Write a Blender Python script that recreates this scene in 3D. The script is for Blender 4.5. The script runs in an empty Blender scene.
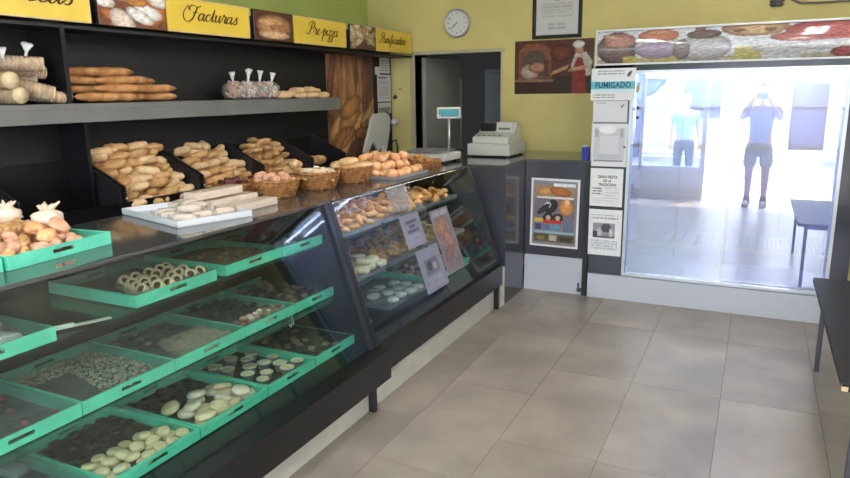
import bpy, bmesh, math, random
from mathutils import Vector, Matrix, noise
random.seed(7)
C = bpy.context.scene.collection
PI = math.pi
def lin(c):
    return tuple((x/12.92 if x <= .04045 else ((x+.055)/1.055)**2.4) for x in [v/255 for v in c])
# ---------------------------------------------------------------- materials
def mat(name, col, rough=.5, metal=0, var=0, vscale=8, bump=0, bscale=60, spec=.5, col2=None, coat=0, trans=0, alpha=1, sss=0):
    m = bpy.data.materials.new(name); m.use_nodes = True
    nt = m.node_tree; N = nt.nodes; L = nt.links; b = N['Principled BSDF']
    c = (*lin(col), 1)
    b.inputs['Base Color'].default_value = c
    b.inputs['Roughness'].default_value = rough; b.inputs['Metallic'].default_value = metal
    b.inputs['Specular IOR Level'].default_value = spec
    if coat: b.inputs['Coat Weight'].default_value = coat; b.inputs['Coat Roughness'].default_value = .08
    if trans: b.inputs['Transmission Weight'].default_value = trans
    if alpha < 1: b.inputs['Alpha'].default_value = alpha
    if sss: b.inputs['Subsurface Weight'].default_value = sss; b.inputs['Subsurface Scale'].default_value = .01
    tc = N.new('ShaderNodeTexCoord')
    if var or col2:
        n = N.new('ShaderNodeTexNoise'); n.inputs['Scale'].default_value = vscale; n.inputs['Detail'].default_value = 6
        L.new(tc.outputs['Object'], n.inputs['Vector'])
        r = N.new('ShaderNodeValToRGB'); r.color_ramp.elements[0].position = .35; r.color_ramp.elements[1].position = .68
        d = col2 if col2 else tuple(max(0, x*(1-var)) for x in col)
        u = col if col2 else tuple(min(255, x*(1+var*.4)) for x in col)
        r.color_ramp.elements[0].color = (*lin(d), 1); r.color_ramp.elements[1].color = (*lin(u), 1)
        L.new(n.outputs['Fac'], r.inputs['Fac']); L.new(r.outputs['Color'], b.inputs['Base Color'])
    if bump:
        n2 = N.new('ShaderNodeTexNoise'); n2.inputs['Scale'].default_value = bscale; n2.inputs['Detail'].default_value = 4
        L.new(tc.outputs['Object'], n2.inputs['Vector'])
        bp = N.new('ShaderNodeBump'); bp.inputs['Strength'].default_value = bump; bp.inputs['Distance'].default_value = .01
        L.new(n2.outputs['Fac'], bp.inputs['Height']); L.new(bp.outputs['Normal'], b.inputs['Normal'])
    return m
def glassmat(name, tint=(255,255,255), refl=None, rough=0.0, bump=0, bscale=20, haze=0, hazecol=(230,235,245)):
    m = bpy.data.materials.new(name); m.use_nodes = True
    nt = m.node_tree; N = nt.nodes; L = nt.links; N.remove(N['Principled BSDF'])
    out = N['Material Output']
    t = N.new('ShaderNodeBsdfTransparent'); t.inputs['Color'].default_value = (*lin(tint), 1)
    g = N.new('ShaderNodeBsdfGlossy'); g.inputs['Roughness'].default_value = rough
    mx = N.new('ShaderNodeMixShader')
    base = t.outputs[0]
    if haze:
        d = N.new('ShaderNodeBsdfDiffuse'); d.inputs['Color'].default_value = (*lin(hazecol), 1)
        m2 = N.new('ShaderNodeMixShader'); m2.inputs[0].default_value = haze
        L.new(t.outputs[0], m2.inputs[1]); L.new(d.outputs[0], m2.inputs[2]); base = m2.outputs[0]
    lw = N.new('ShaderNodeLayerWeight'); lw.inputs[0].default_value = .5
    pw = N.new('ShaderNodeMath'); pw.operation = 'POWER'; pw.inputs[1].default_value = 5
    L.new(lw.outputs['Facing'], pw.inputs[0])
    ma = N.new('ShaderNodeMath'); ma.operation = 'MULTIPLY_ADD'; r0 = refl or .04
    ma.inputs[1].default_value = (1-r0)*.8; ma.inputs[2].default_value = r0
    L.new(pw.outputs[0], ma.inputs[0]); L.new(ma.outputs[0], mx.inputs[0])
    L.new(base, mx.inputs[1]); L.new(g.outputs[0], mx.inputs[2]); L.new(mx.outputs[0], out.inputs['Surface'])
    if bump:
        tc = N.new('ShaderNodeTexCoord'); n2 = N.new('ShaderNodeTexNoise'); n2.inputs['Scale'].default_value = bscale
        n2.inputs['Detail'].default_value = 5; n2.inputs['Distortion'].default_value = 1.5
        L.new(tc.outputs['Object'], n2.inputs['Vector'])
        bp = N.new('ShaderNodeBump'); bp.inputs['Strength'].default_value = bump; bp.inputs['Distance'].default_value = .02
        L.new(n2.outputs['Fac'], bp.inputs['Height'])
        L.new(bp.outputs['Normal'], g.inputs['Normal'])
    return m
def emat(name, col, s):
    m = bpy.data.materials.new(name); m.use_nodes = True
    b = m.node_tree.nodes['Principled BSDF']; b.inputs['Base Color'].default_value = (*lin(col), 1)
    b.inputs['Emission Color'].default_value = (*lin(col), 1); b.inputs['Emission Strength'].default_value = s
    return m
def printmat(name, rough=.35, spec=.5):
    m = bpy.data.materials.new(name); m.use_nodes = True
    N = m.node_tree.nodes; b = N['Principled BSDF']; a = N.new('ShaderNodeAttribute'); a.attribute_name = 'Col'
    m.node_tree.links.new(a.outputs['Color'], b.inputs['Base Color']); b.inputs['Roughness'].default_value = rough
    b.inputs['Specular IOR Level'].default_value = spec
    return m
M = {}
M['yellow'] = mat('yellow_paint', (236,222,150), .6, var=.04, vscale=2, bump=.08, bscale=120)
M['green'] = mat('green_paint', (188,204,116), .6, var=.04, vscale=2, bump=.08, bscale=120)
M['white_wall'] = mat('white_paint', (225,222,210), .7, var=.03, vscale=2)
M['tile'] = mat('porcelain_tile', (152,142,132), .30, var=.13, vscale=2.2, bump=.02, bscale=40)
M['tile_b'] = mat('porcelain_tile_b', (147,137,127), .33, var=.13, vscale=2.8, bump=.02, bscale=40)
M['grout'] = mat('grout', (104,96,90), .9)
M['black'] = mat('black_laminate', (20,19,23), .28, var=.1, vscale=5)
M['black_matt'] = mat('black_melamine', (25,24,28), .5, var=.15, vscale=3)
M['edge_black'] = mat('black_plastic', (38,36,40), .35)
M['shelf_grey'] = mat('grey_shelf', (120,120,118), .45, var=.06, vscale=4)
M['desk'] = mat('slate_laminate', (62,62,74), .16, var=.05, vscale=3, spec=.7)
M['desk_top'] = mat('glossy_slate_top', (70,70,76), .07, spec=.9)
M['top'] = mat('smoked_glass_top', (72,72,74), .08, spec=.8)
M['post'] = mat('dark_anodised', (58,58,62), .3, metal=.6)
M['postd'] = mat('black_anodised', (22,22,25), .3, metal=.2)
M['kick'] = mat('white_kick', (196,194,184), .5, var=.05, vscale=6)
M['white'] = mat('white_enamel', (226,228,236), .3)
M['plinth'] = mat('pale_blue_enamel', (196,199,212), .4)
M['white_in'] = mat('white_cabinet_lining', (214,220,240), .35)
M['alu'] = mat('aluminium', (205,208,215), .3, metal=.7)
M['offwhite'] = mat('offwhite_plastic', (214,214,210), .4)
M['greyplastic'] = mat('grey_plastic', (120,120,122), .45)
M['tray'] = mat('green_plastic', (100,212,180), .38, var=.06, vscale=12)
M['liner'] = mat('brown_liner', (84,76,70), .5, var=.3, vscale=22)
M['glass'] = glassmat('display_glass', (238,246,243), refl=.045)
M['shelfglass'] = glassmat('shelf_glass', (228,240,236), refl=.07)
M['fridgeglass'] = glassmat('fridge_glass', (244,246,252), refl=.32)
M['film'] = glassmat('cling_film', (238,240,242), refl=.17, rough=.07, bump=1.0, bscale=13, haze=.11)
M['bag'] = glassmat('clear_bag', (252,252,252), refl=.08, rough=.15, bump=.8, bscale=60, haze=.16, hazecol=(250,248,246))
M['bread'] = mat('bread_crust', (214,172,118), .65, col2=(172,118,66), vscale=14, bump=.3, bscale=50)
M['bread2'] = mat('bread_crust_pale', (236,206,162), .7, col2=(206,162,114), vscale=16, bump=.3, bscale=50)
M['loaf'] = mat('brown_loaf', (206,154,100), .6, col2=(158,104,58), vscale=18, bump=.3, bscale=50)
M['bun'] = mat('bun_crust', (246,200,152), .5, col2=(220,152,100), vscale=18, bump=.15, bscale=60)
M['crisp'] = mat('cracker', (222,184,130), .6, col2=(168,120,70), vscale=30, bump=.4, bscale=70)
M['pale'] = mat('pale_biscuit', (230,206,166), .7, var=.12, vscale=20, bump=.2)
M['cream'] = mat('cream_dough', (238,216,196), .6, var=.08, vscale=20, bump=.2)
M['pink'] = mat('pinkish_pastry', (232,186,162), .55, col2=(205,146,112), vscale=16, bump=.3)
M['golden'] = mat('golden_pastry', (222,168,92), .45, col2=(166,102,44), vscale=24, bump=.3)
M['dulce'] = mat('caramel_filling', (106,64,34), .35)
M['choc'] = mat('chocolate', (66,44,34), .35, var=.3, vscale=30)
M['red'] = mat('red_jelly', (176,72,62), .3, var=.3, vscale=30)
M['nut'] = mat('chopped_nuts', (236,214,180), .6, var=.3, vscale=60)
M['foil'] = mat('silver_foil', (222,219,212), .4, metal=.15, bump=.3)
M['tin'] = mat('baking_tin', (168,170,178), .3, metal=.55, var=.1, vscale=20)
M['wrap'] = mat('white_wrap', (238,236,236), .25, var=.08, vscale=25, bump=.5, bscale=30, coat=.4)
M['wrapdark'] = mat('burgundy_wrap', (110,58,58), .25, var=.45, vscale=30, bump=.5, bscale=30, coat=.5)
M['paper'] = mat('white_paper', (236,236,240), .55)
M['ink'] = mat('black_ink', (30,28,32), .6)
M['ink2'] = mat('dark_blue_ink', (30,84,110), .6)
M['brownink'] = mat('brown_ink', (66,38,16), .6)
M['signy'] = mat('yellow_sign', (240,208,78), .35, var=.04, vscale=3)
M['print'] = printmat('printed_picture')
M['gloss'] = printmat('backlit_plastic_print', .07, .9)
M['wicker'] = mat('wicker', (196,140,82), .5, col2=(128,78,38), vscale=50, bump=.3, bscale=90)
M['skin'] = mat('skin', (205,160,130), .5, sss=.1)
M['skin_iris'] = mat('eye_dark', (40,30,25), .2)
M['eye'] = mat('eye_white', (235,232,228), .2)
M['lips'] = mat('lips', (170,100,92), .4)
M['hair'] = mat('dark_hair', (40,30,24), .6, bump=.6, bscale=200)
M['olive'] = mat('olive_cloth', (176,172,96), .8, bump=.2, bscale=200)
M['bluecloth'] = mat('pale_blue_cloth', (150,185,205), .8, bump=.2, bscale=200)
M['denim'] = mat('grey_denim', (90,96,112), .85)
M['shoe'] = mat('grey_shoe', (66,62,64), .6)
M['brass'] = mat('brass', (190,160,80), .3, metal=.8)
M['blue'] = mat('blue_plastic', (40,54,160), .3)
M['lcd'] = mat('teal_lcd', (52,140,150), .2)
M['concrete'] = mat('pavement', (196,192,186), .8, var=.1, vscale=3)
M['asphalt'] = mat('asphalt', (110,110,112), .9, var=.1, vscale=5)
M['facade'] = mat('facade_plaster', (196,198,204), .8, var=.1, vscale=1)
M['leaf'] = mat('leaves', (70,96,50), .7, var=.4, vscale=3)
M['bark'] = mat('bark', (90,74,60), .9)
M['tabletop'] = mat('dark_table_top', (22,22,25), .5, spec=.25)
M['chip'] = mat('chipboard', (206,178,140), .8)
M['leg_metal'] = mat('grey_metal_leg', (84,82,92), .4, metal=.5)
M['door_grey'] = mat('grey_door', (176,176,168), .5)
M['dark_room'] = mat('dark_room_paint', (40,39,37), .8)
M['frame_white'] = mat('door_frame_paint', (206,198,170), .5)
M['tube'] = emat('fill_tube', (255,250,244), 24)
M['case_fill_tube'] = emat('case_fill_light', (255,238,214), 16)
M['fridge_fill_tube'] = emat('fridge_fill_light', (215,228,255), 16)
# ---------------------------------------------------------------- mesh helpers
def nb(): return bmesh.new()
def box(bm, x0, x1, y0, y1, z0, z1, bev=0, mt=None):
    r = bmesh.ops.create_cube(bm, size=1, matrix=Matrix.Translation(((x0+x1)/2,(y0+y1)/2,(z0+z1)/2)) @ Matrix.Diagonal((abs(x1-x0),abs(y1-y0),abs(z1-z0),1)))
    vs = r['verts']
    if mt is not None:
        for f in {f for v in vs for f in v.link_faces}: f.material_index = mt
    if bev:
        es = list({e for v in vs for e in v.link_edges})
        bmesh.ops.bevel(bm, geom=es, offset=bev, segments=2, affect='EDGES', profile=.5)
    return vs
def prism(bm, pts, axis, a, b):
    """polygon pts in the two other axes, extruded along axis from a to b"""
    def P(p, t):
        if axis == 'y': return (p[0], t, p[1])
        if axis == 'x': return (t, p[0], p[1])
        return (p[0], p[1], t)
    A = [bm.verts.new(P(p, a)) for p in pts]; B = [bm.verts.new(P(p, b)) for p in pts]
    n = len(pts); fs = [bm.faces.new(A), bm.faces.new(B[::-1])]
    for i in range(n): fs.append(bm.faces.new((A[i], B[i], B[(i+1) % n], A[(i+1) % n])))
    bmesh.ops.recalc_face_normals(bm, faces=fs)
def lathe(bm, prof, seg=24, mtx=None, close=False):
    rings = []
    for r, z in prof:
        if r < 1e-6: rings.append([bm.verts.new((0,0,z))])
        else: rings.append([bm.verts.new((r*math.cos(2*PI*i/seg), r*math.sin(2*PI*i/seg), z)) for i in range(seg)])
    fs = []
    for a, b in zip(rings, rings[1:]):
        for i in range(seg):
            j = (i+1) % seg
            if len(a) == 1 and len(b) == 1: continue
            if len(a) == 1: fs.append(bm.faces.new((a[0], b[i], b[j])))
            elif len(b) == 1: fs.append(bm.faces.new((a[i], a[j], b[0])))
            else: fs.append(bm.faces.new((a[i], a[j], b[j], b[i])))
    bmesh.ops.recalc_face_normals(bm, faces=fs)
    if mtx: bmesh.ops.transform(bm, matrix=mtx, verts=[v for r in rings for v in r])
    return [v for r in rings for v in r]
def tube(bm, pts, r, seg=8, rads=None, flat=1):
    pts = [Vector(p) for p in pts]; rings = []
    for i, p in enumerate(pts):
        d = (pts[min(i+1, len(pts)-1)] - pts[max(i-1, 0)]).normalized()
        u = d.cross(Vector((0,0,1)))
        if u.length < .05: u = d.cross(Vector((1,0,0)))
        u.normalize(); w = u.cross(d).normalized(); rr = rads[i] if rads else r
        rings.append([bm.verts.new(p + u*rr*math.cos(2*PI*k/seg) + w*rr*flat*math.sin(2*PI*k/seg)) for k in range(seg)])
    fs = []
    for a, b in zip(rings, rings[1:]):
        for k in range(seg): fs.append(bm.faces.new((a[k], a[(k+1) % seg], b[(k+1) % seg], b[k])))
    fs.append(bm.faces.new(rings[0][::-1])); fs.append(bm.faces.new(rings[-1]))
    bmesh.ops.recalc_face_normals(bm, faces=fs)
def rough(bm, amp, sc, seed=0, verts=None):
    o = Vector((seed*3.7, seed*1.3, seed*5.1))
    for v in (verts or bm.verts):
        n = noise.noise(v.co*sc + o); n2 = noise.noise(v.co*sc*2.3 + o*2)
        v.co += (v.co.normalized() if v.co.length > 1e-6 else Vector((0,0,1)))*(n*amp + n2*amp*.5)
def ob(name, bm, m, parent=None, loc=None, rot=None, smooth=False, auto=False):
    me = bpy.data.meshes.new(name)
    if smooth:
        for f in bm.faces: f.smooth = True
    bm.to_mesh(me); bm.free()
    for x in (m if isinstance(m, (list, tuple)) else [m]): me.materials.append(x)
    o = bpy.data.objects.new(name, me); C.objects.link(o)
    if parent: o.parent = parent
    if loc is not None: o.location = loc
    if rot is not None: o.rotation_euler = rot
    return o
def tag(o, label, cat, group=None, kind=None):
    o['label'] = label; o['category'] = cat
    if group: o['group'] = group
    if kind: o['kind'] = kind
    return o
def thing(name, label, cat, loc=(0,0,0), rz=0, group=None, kind=None):
    o = bpy.data.objects.new(name, None); C.objects.link(o); o.location = loc; o.rotation_euler = (0,0,rz)
    return tag(o, label, cat, group, kind)
def struct(name, bm, m, **k):
    o = ob(name, bm, m, **k); o['kind'] = 'structure'; return o
used = set()
def dup(root, loc=None, rot=None, sc=None, label=None, group=None):
    """first use moves the source itself, later uses copy it and its parts"""
    if root.name not in used:
        used.add(root.name); r = root
    else:
        r = root.copy(); C.objects.link(r)
        for ch in list(root.children):
            c = ch.copy(); C.objects.link(c); c.parent = r
            for g in ch.children:
                d = g.copy(); C.objects.link(d); d.parent = c
    if loc is not None: r.location = loc
    if rot is not None: r.rotation_euler = rot
    if sc is not None: r.scale = sc if hasattr(sc, '__len__') else (sc,)*3
    if label: r['label'] = label
    if group: r['group'] = group
    return r
def paint(name, w, h, nx, ny, fn, m, parent=None, loc=None, rot=None, thick=.002, curve=0):
    """printed flat sheet in its local xz plane facing -y, colours from fn(u,v), v up"""
    bm = nb(); lay = bm.verts.layers.float_color.new('Col')
    g = []
    for j in range(ny+1):
        row = []
        for i in range(nx+1):
            u, v = i/nx, j/ny
            p = bm.verts.new(((u-.5)*w, -thick - curve*(1-(2*v-1)**2), v*h)); c = fn(u, v)
            p[lay] = (*lin([max(0, min(255, q)) for q in c]), 1); row.append(p)
        g.append(row)
    for j in range(ny):
        for i in range(nx): bm.faces.new((g[j][i], g[j][i+1], g[j+1][i+1], g[j+1][i]))
    back = [bm.verts.new((x, 0, z)) for x, z in ((-w/2,0),(w/2,0),(w/2,h),(-w/2,h))]
    for b in back: b[lay] = (.8,.8,.8,1)
    bm.faces.new(back[::-1])
    bo = [g[0][0], g[0][nx], g[ny][nx], g[ny][0]]
    def strip(vs, a, b):
        bm.faces.new(vs[::-1] + [a, b])
    strip(g[0], back[0], back[1]); strip([r[nx] for r in g], back[1], back[2])
    strip(g[ny][::-1], back[2], back[3]); strip([r[0] for r in g][::-1], back[3], back[0])
    bmesh.ops.recalc_face_normals(bm, faces=bm.faces)
    return ob(name, bm, m, parent, loc, rot, smooth=bool(curve))
def painter(bg, shapes, nz=10, ns=.0):
    def fn(u, v):
        c = bg(u, v) if callable(bg) else bg
        for s in shapes:
            if s[0] == 'e':
                _, cx, cy, rx, ry, an, col, sh = s
                dx, dy = u-cx, v-cy; x = (dx*math.cos(an)+dy*math.sin(an))/rx; y = (-dx*math.sin(an)+dy*math.cos(an))/ry
                d = x*x+y*y
                if d < 1: k = 1-sh*d*d; c = tuple(q*k for q in col)
            elif s[0] == 'r':
                _, x0, y0, x1, y1, col = s
                if x0 <= u <= x1 and y0 <= v <= y1: c = col
            elif s[0] == 'p':
                _, pts, col = s; ins = False; n = len(pts)
                for i in range(n):
                    (x1, y1), (x2, y2) = pts[i], pts[(i+1) % n]
                    if (y1 > v) != (y2 > v) and u < (x2-x1)*(v-y1)/(y2-y1)+x1: ins = not ins
                if ins: c = col
            elif s[0] == 'l':   # rows of small printed text
                _, x0, y0, x1, y1, rows, col = s
                if x0 <= u <= x1 and y0 <= v <= y1:
                    t = (v-y0)/(y1-y0)*rows
                    if .3 < t % 1 < .75 and noise.noise(Vector((u*60, int(t)*7.3, 1))) > -.25: c = col
        if ns:
            k = 1 + ns*noise.noise(Vector((u*nz, v*nz, 3)))+ns*.5*noise.noise(Vector((u*nz*3, v*nz*3, 9)))
            c = tuple(q*k for q in c)
        return c
    return fn
def text(name, s, size, m, parent, loc, rot, off=0, ext=.0006, align='CENTER', sx=1):
    cu = bpy.data.curves.new(name, 'FONT'); cu.body = s; cu.size = size; cu.align_x = align; cu.align_y = 'CENTER'
    cu.extrude = ext; cu.offset = off; cu.resolution_u = 3
    o = bpy.data.objects.new(name, cu); C.objects.link(o)
    dg = bpy.context.evaluated_depsgraph_get(); me = bpy.data.meshes.new_from_object(o.evaluated_get(dg))
    bpy.data.objects.remove(o); o = bpy.data.objects.new(name, me); C.objects.link(o)
    me.materials.clear(); me.materials.append(m)
    for v in me.vertices: v.co.x *= sx
    o.parent = parent; o.location = loc; o.rotation_euler = rot
    return o
# cursive stroke letters (nib pen)
G = {
'a': ([[(.9,.85),(.6,1),(.2,.8),(.05,.4),(.2,.05),(.5,.1),(.85,.6),(.92,.98),(.82,.3),(1.0,.02),(1.25,.3)]],1.2),
's': ([[(-.05,.1),(.35,.55),(.58,1.08),(.62,.8),(.75,.35),(.5,.02),(.15,.1)]],.95),
'e': ([[(0,.3),(.4,.5),(.7,.8),(.5,1),(.2,.75),(.12,.35),(.35,.03),(.7,.1),(.95,.35)]],.9),
'c': ([[(.75,.8),(.55,1),(.2,.75),(.1,.35),(.35,.03),(.7,.1),(.95,.35)]],.9),
't': ([[(0,.3),(.3,1.0),(.45,1.7),(.3,.5),(.4,.05),(.75,.3)],[(.05,1.1),(.7,1.16)]],.72),
'u': ([[(0,.6),(.2,1),(.15,.3),(.35,.02),(.7,.4),(.85,1),(.8,.3),(.95,.02),(1.2,.3)]],1.15),
'r': ([[(0,.3),(.3,.95),(.33,1.18),(.5,.95),(.78,.92),(.66,.4),(.75,.03),(1.0,.3)]],.97),
'i': ([[(0,.4),(.2,1),(.15,.3),(.3,.02),(.55,.3)],[(.32,1.4),(.38,1.52)]],.55),
'n': ([[(0,.7),(.15,1),(.15,.02),(.2,.6),(.55,1),(.7,.8),(.65,.2),(.8,.02),(1.05,.3)]],1.02),
'p': ([[(0,.4),(.3,1.2),(.2,0),(.05,-1.0),(.25,.3),(.5,.95),(.8,.8),(.75,.3),(.45,.05),(.28,.2)]],.95),
'z': ([[(0,.8),(.3,1),(.6,.85),(.2,.1),(.55,.05),(.6,-.4),(.35,-1),(.12,-.7),(.5,-.1),(.85,.25)]],.8),
'f': ([[(0,.3),(.5,1.3),(.6,1.9),(.4,1.8),(.25,.5),(.1,-.9),(.35,-.4),(.35,.1),(.7,.3)]],.7),
'd': ([[(.8,.85),(.5,1),(.15,.7),(.1,.2),(.4,.02),(.8,.6),(1.0,1.8),(.85,.4),(1.0,.02),(1.25,.3)]],1.2),
'o': ([[(.6,1),(.2,.8),(.1,.3),(.4,0),(.75,.35),(.75,.85),(.5,1),(.6,.8),(1,.85)]],.95),
'-': ([[(0,.5),(.5,.55)]],.62), ' ': ([], .7),
'F': ([[(1.9,1.95),(1.3,1.75),(.6,1.95),(.1,1.7),(.1,1.35),(.4,1.3)],[(1.35,1.8),(1.15,1.0),(.8,.1),(.2,-.25),(-.5,.1),(-.7,.9),(-.2,1.9)],[(.75,1.0),(1.6,1.05)]],1.75),
'P': ([[(.8,1.9),(.65,1.0),(.3,.1),(-.2,-.05),(-.5,.3)],[(-.1,1.3),(.2,1.9),(.9,2.15),(1.45,1.75),(1.25,1.15),(.7,.95)]],1.35),
'M': ([[(-.1,.2),(.1,0),(.5,1.9),(.75,.4),(1.35,1.9),(1.4,.3),(1.7,.05)]],1.75)}
def script(name, s, x, z, size, width, m, parent, y=-.003, wx=1.0):
    bm = nb(); cur = 0; nib = Vector((.075, .055))
    for ch in s:
        strokes, adv = G[ch]
        for st in strokes:
            P = [Vector(p) for p in st]; pts = []
            for i in range(len(P)-1):
                p0 = P[max(i-1,0)]; p1 = P[i]; p2 = P[i+1]; p3 = P[min(i+2,len(P)-1)]
                for k in range(6):
                    t = k/6; pts.append(.5*((2*p1)+(p2-p0)*t+(2*p0-5*p1+4*p2-p3)*t*t+(3*p1-p0-3*p2+p3)*t**3))
            pts.append(P[-1]); prev = None
            for i, p in enumerate(pts):
                d = pts[min(i+1,len(pts)-1)]-pts[max(i-1,0)]; n = Vector((-d.y, d.x)).normalized()
                wdt = n*(.045*width + .08*width*max(0, abs(d.normalized().y))*(1 if d.y < 0 else .35))
                A = p+wdt; B = p-wdt
                va = bm.verts.new((x+(cur+A.x+.32*A.y)*size*wx, y, z+A.y*size)); vb = bm.verts.new((x+(cur+B.x+.32*B.y)*size*wx, y, z+B.y*size))
                if prev: bm.faces.new((prev[0], prev[1], vb, va))
                prev = (va, vb)
        cur += adv
    return ob(name, bm, m, parent)
# ================================================================ SETTING
YB = 5.9; XL = -3.51; XR = 1.35; YF = -.9; ZC = 2.8; ZT = 1.075
bm = nb()
cols = [(-.065+.457*k) for k in range(-9, 6)]
offs = {0: 3.62, -1: 2.72, -2: 2.73, -3: 3.25, -4: 2.76}
rnd = random.Random(3)
for k in range(-9, 5):
    x0 = -.065+.457*k; x1 = x0+.457; o = offs.get(k, 2.3+.457*(k % 2))
    L_ = .905
    y = o - math.ceil((o+1.0)/L_)*L_
    while y < 6.0:
        a, b = max(y, -.9), min(y+L_, 5.95)
        xa, xb = max(x0, XL-.05), min(x1, XR+.05)
        if b-a > .02 and xb-xa > .02:
            box(bm, xa+.0016, xb-.0016, a+.0016, b-.0016, -.02, 0, mt=rnd.choice((0,1)))
        y += L_
box(bm, XL-.05, XR+.05, -.9, 5.95, -.03, -.0025, mt=2)
struct('floor', bm, [M['tile'], M['tile_b'], M['grout']])
# back wall with doorway
bm = nb(); DX0, DX1, DZ = -3.0, -2.13, 1.95
for a in ((XL-.1, DX0, 0, ZC), (DX1, XR+.1, 0, ZC), (DX0, DX1, DZ, ZC)): box(bm, a[0], a[1], YB, YB+.1, a[2], a[3])
struct('wall_back', bm, M['yellow'])
bm = nb(); box(bm, XL-.1, XL, YF-.1, YB, 0, ZC); struct('wall_left', bm, M['green'])
bm = nb(); box(bm, XR, XR+.1, YF-.1, YB, 0, ZC); struct('wall_right', bm, M['white_wall'])
bm = nb(); box(bm, XL-.1, XR+.1, YF-.1, YB+.1, ZC, ZC+.1); struct('ceiling', bm, M['white_wall'])
# door trim + door
bm = nb(); box(bm, DX0-.045, DX0, YB-.015, YB+.1, 0, DZ+.03); box(bm, DX0-.045, DX1+.03, YB-.015, YB+.1, DZ, DZ+.03); box(bm, DX1, DX1+.012, YB-.01, YB+.1, 0, DZ)
struct('trim_1', bm, M['frame_white'])
d = bpy.data.objects.new('door_1', None); C.objects.link(d); d['kind'] = 'structure'; d.location = (DX0+.03, YB+.12, 0); d.rotation_euler = (0,0,math.radians(88))
bm = nb(); box(bm, 0, .80, -.02, .02, .01, 1.93, .004); ob('door_leaf', bm, M['door_grey'], d)
bm = nb(); box(bm, .80, .83, -.024, .024, .01, 1.74, .003); ob('edge_strip', bm, M['frame_white'], d)
bm = nb(); tube(bm, [(.74,-.02,1.0),(.74,-.07,1.0),(.64,-.07,1.0)], .01); ob('door_handle', bm, M['alu'], d, smooth=True)
# dark back room
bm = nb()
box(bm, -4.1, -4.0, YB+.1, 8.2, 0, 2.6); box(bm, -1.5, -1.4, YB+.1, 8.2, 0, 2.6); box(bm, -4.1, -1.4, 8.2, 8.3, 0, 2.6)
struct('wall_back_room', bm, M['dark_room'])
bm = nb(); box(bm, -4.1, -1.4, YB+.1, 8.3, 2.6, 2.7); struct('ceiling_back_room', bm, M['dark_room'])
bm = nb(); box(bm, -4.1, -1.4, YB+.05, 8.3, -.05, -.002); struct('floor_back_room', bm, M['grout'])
t = thing('storage_cabinet', 'tall dark cabinet standing in the unlit room behind the doorway', 'cabinet', (-2.55, 7.6, 0))
bm = nb(); box(bm, -.3, .3, -.25, .25, 0, 1.85, .005); ob('body', bm, M['black_matt'], t)
bm = nb(); box(bm, -.29, -.005, -.27, -.25, .05, 1.8, .003); dl = ob('door', bm, M['black_matt'], t)
bm = nb(); box(bm, .005, .29, -.27, -.25, .05, 1.8, .003); ob('door', bm, M['black_matt'], t)
# shop front behind the camera
bm = nb()
for a in ((XL-.1, -2.6, 0, ZC), (XR-.25, XR+.1, 0, ZC), (-2.6, XR-.25, 2.45, ZC), (-2.6, -.72, 0, .45)): box(bm, a[0], a[1], YF-.1, YF, a[2], a[3])
struct('wall_front', bm, M['white_wall'])
bm = nb()
for x in (-2.6, -.78, XR-.31): box(bm, x, x+.07, YF-.08, YF-.02, 0 if x > -1 else .45, 2.45)
box(bm, -2.6, XR-.25, YF-.08, YF-.02, 2.38, 2.45); box(bm, -2.6, -.78, YF-.08, YF-.02, .45, .52); box(bm, -1.70, -1.65, YF-.08, YF-.02, .45, 2.4)
struct('trim_2', bm, M['white'])
bm = nb(); box(bm, -2.55, -.76, YF-.055, YF-.05, .5, 2.4); struct('window_1', bm, M['glass'])
bm = nb(); box(bm, -9, 9, -4.4, YF-.1, -.12, -.01); struct('pavement', bm, M['concrete'])
bm = nb(); box(bm, -16, 16, -12, -4.4, -.25, -.14); struct('street', bm, M['asphalt'])
bm = nb(); box(bm, -16, 16, -14.5, -12, -.12, -.02); struct('pavement_far', bm, M['concrete'])
t = thing('building_across_street', 'pale plastered house across the street, seen only mirrored in the fridge doors', 'building', (0, -15, 0))
bm = nb(); box(bm, -9, 9, -1, 0.4, -.05, 3.6); ob('wall', bm, M['facade'], t)
for x in (-5, -1.8, 4.4):
    bm = nb(); box(bm, x-.6, x+.6, .38, .44, 1, 2.3, .01); ob('window', bm, M['desk'], t)
bm = nb(); box(bm, .9, 1.9, .38, .44, 0, 2.1, .01); ob('door', bm, M['bark'], t)
for i, (x, y, h) in enumerate(((-3.4, -11.6, 3.2), (3.8, -11.8, 3.6))):
    t = thing('street_tree', 'leafy street tree outside, %s of the two mirrored in the fridge glass' % ('left' if i else 'right'), 'tree', (x, y, -.14))
    bm = nb(); tube(bm, [(0,0,0),(.05,0,1),(0,.05,2)], .12, rads=[.16,.11,.09]); ob('trunk', bm, M['bark'], t, smooth=True)
    bm = nb(); bmesh.ops.create_icosphere(bm, subdivisions=4, radius=1.3); rough(bm, .5, 2, i); ob('crown', bm, M['leaf'], t, loc=(0,0,h), smooth=False)
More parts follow.
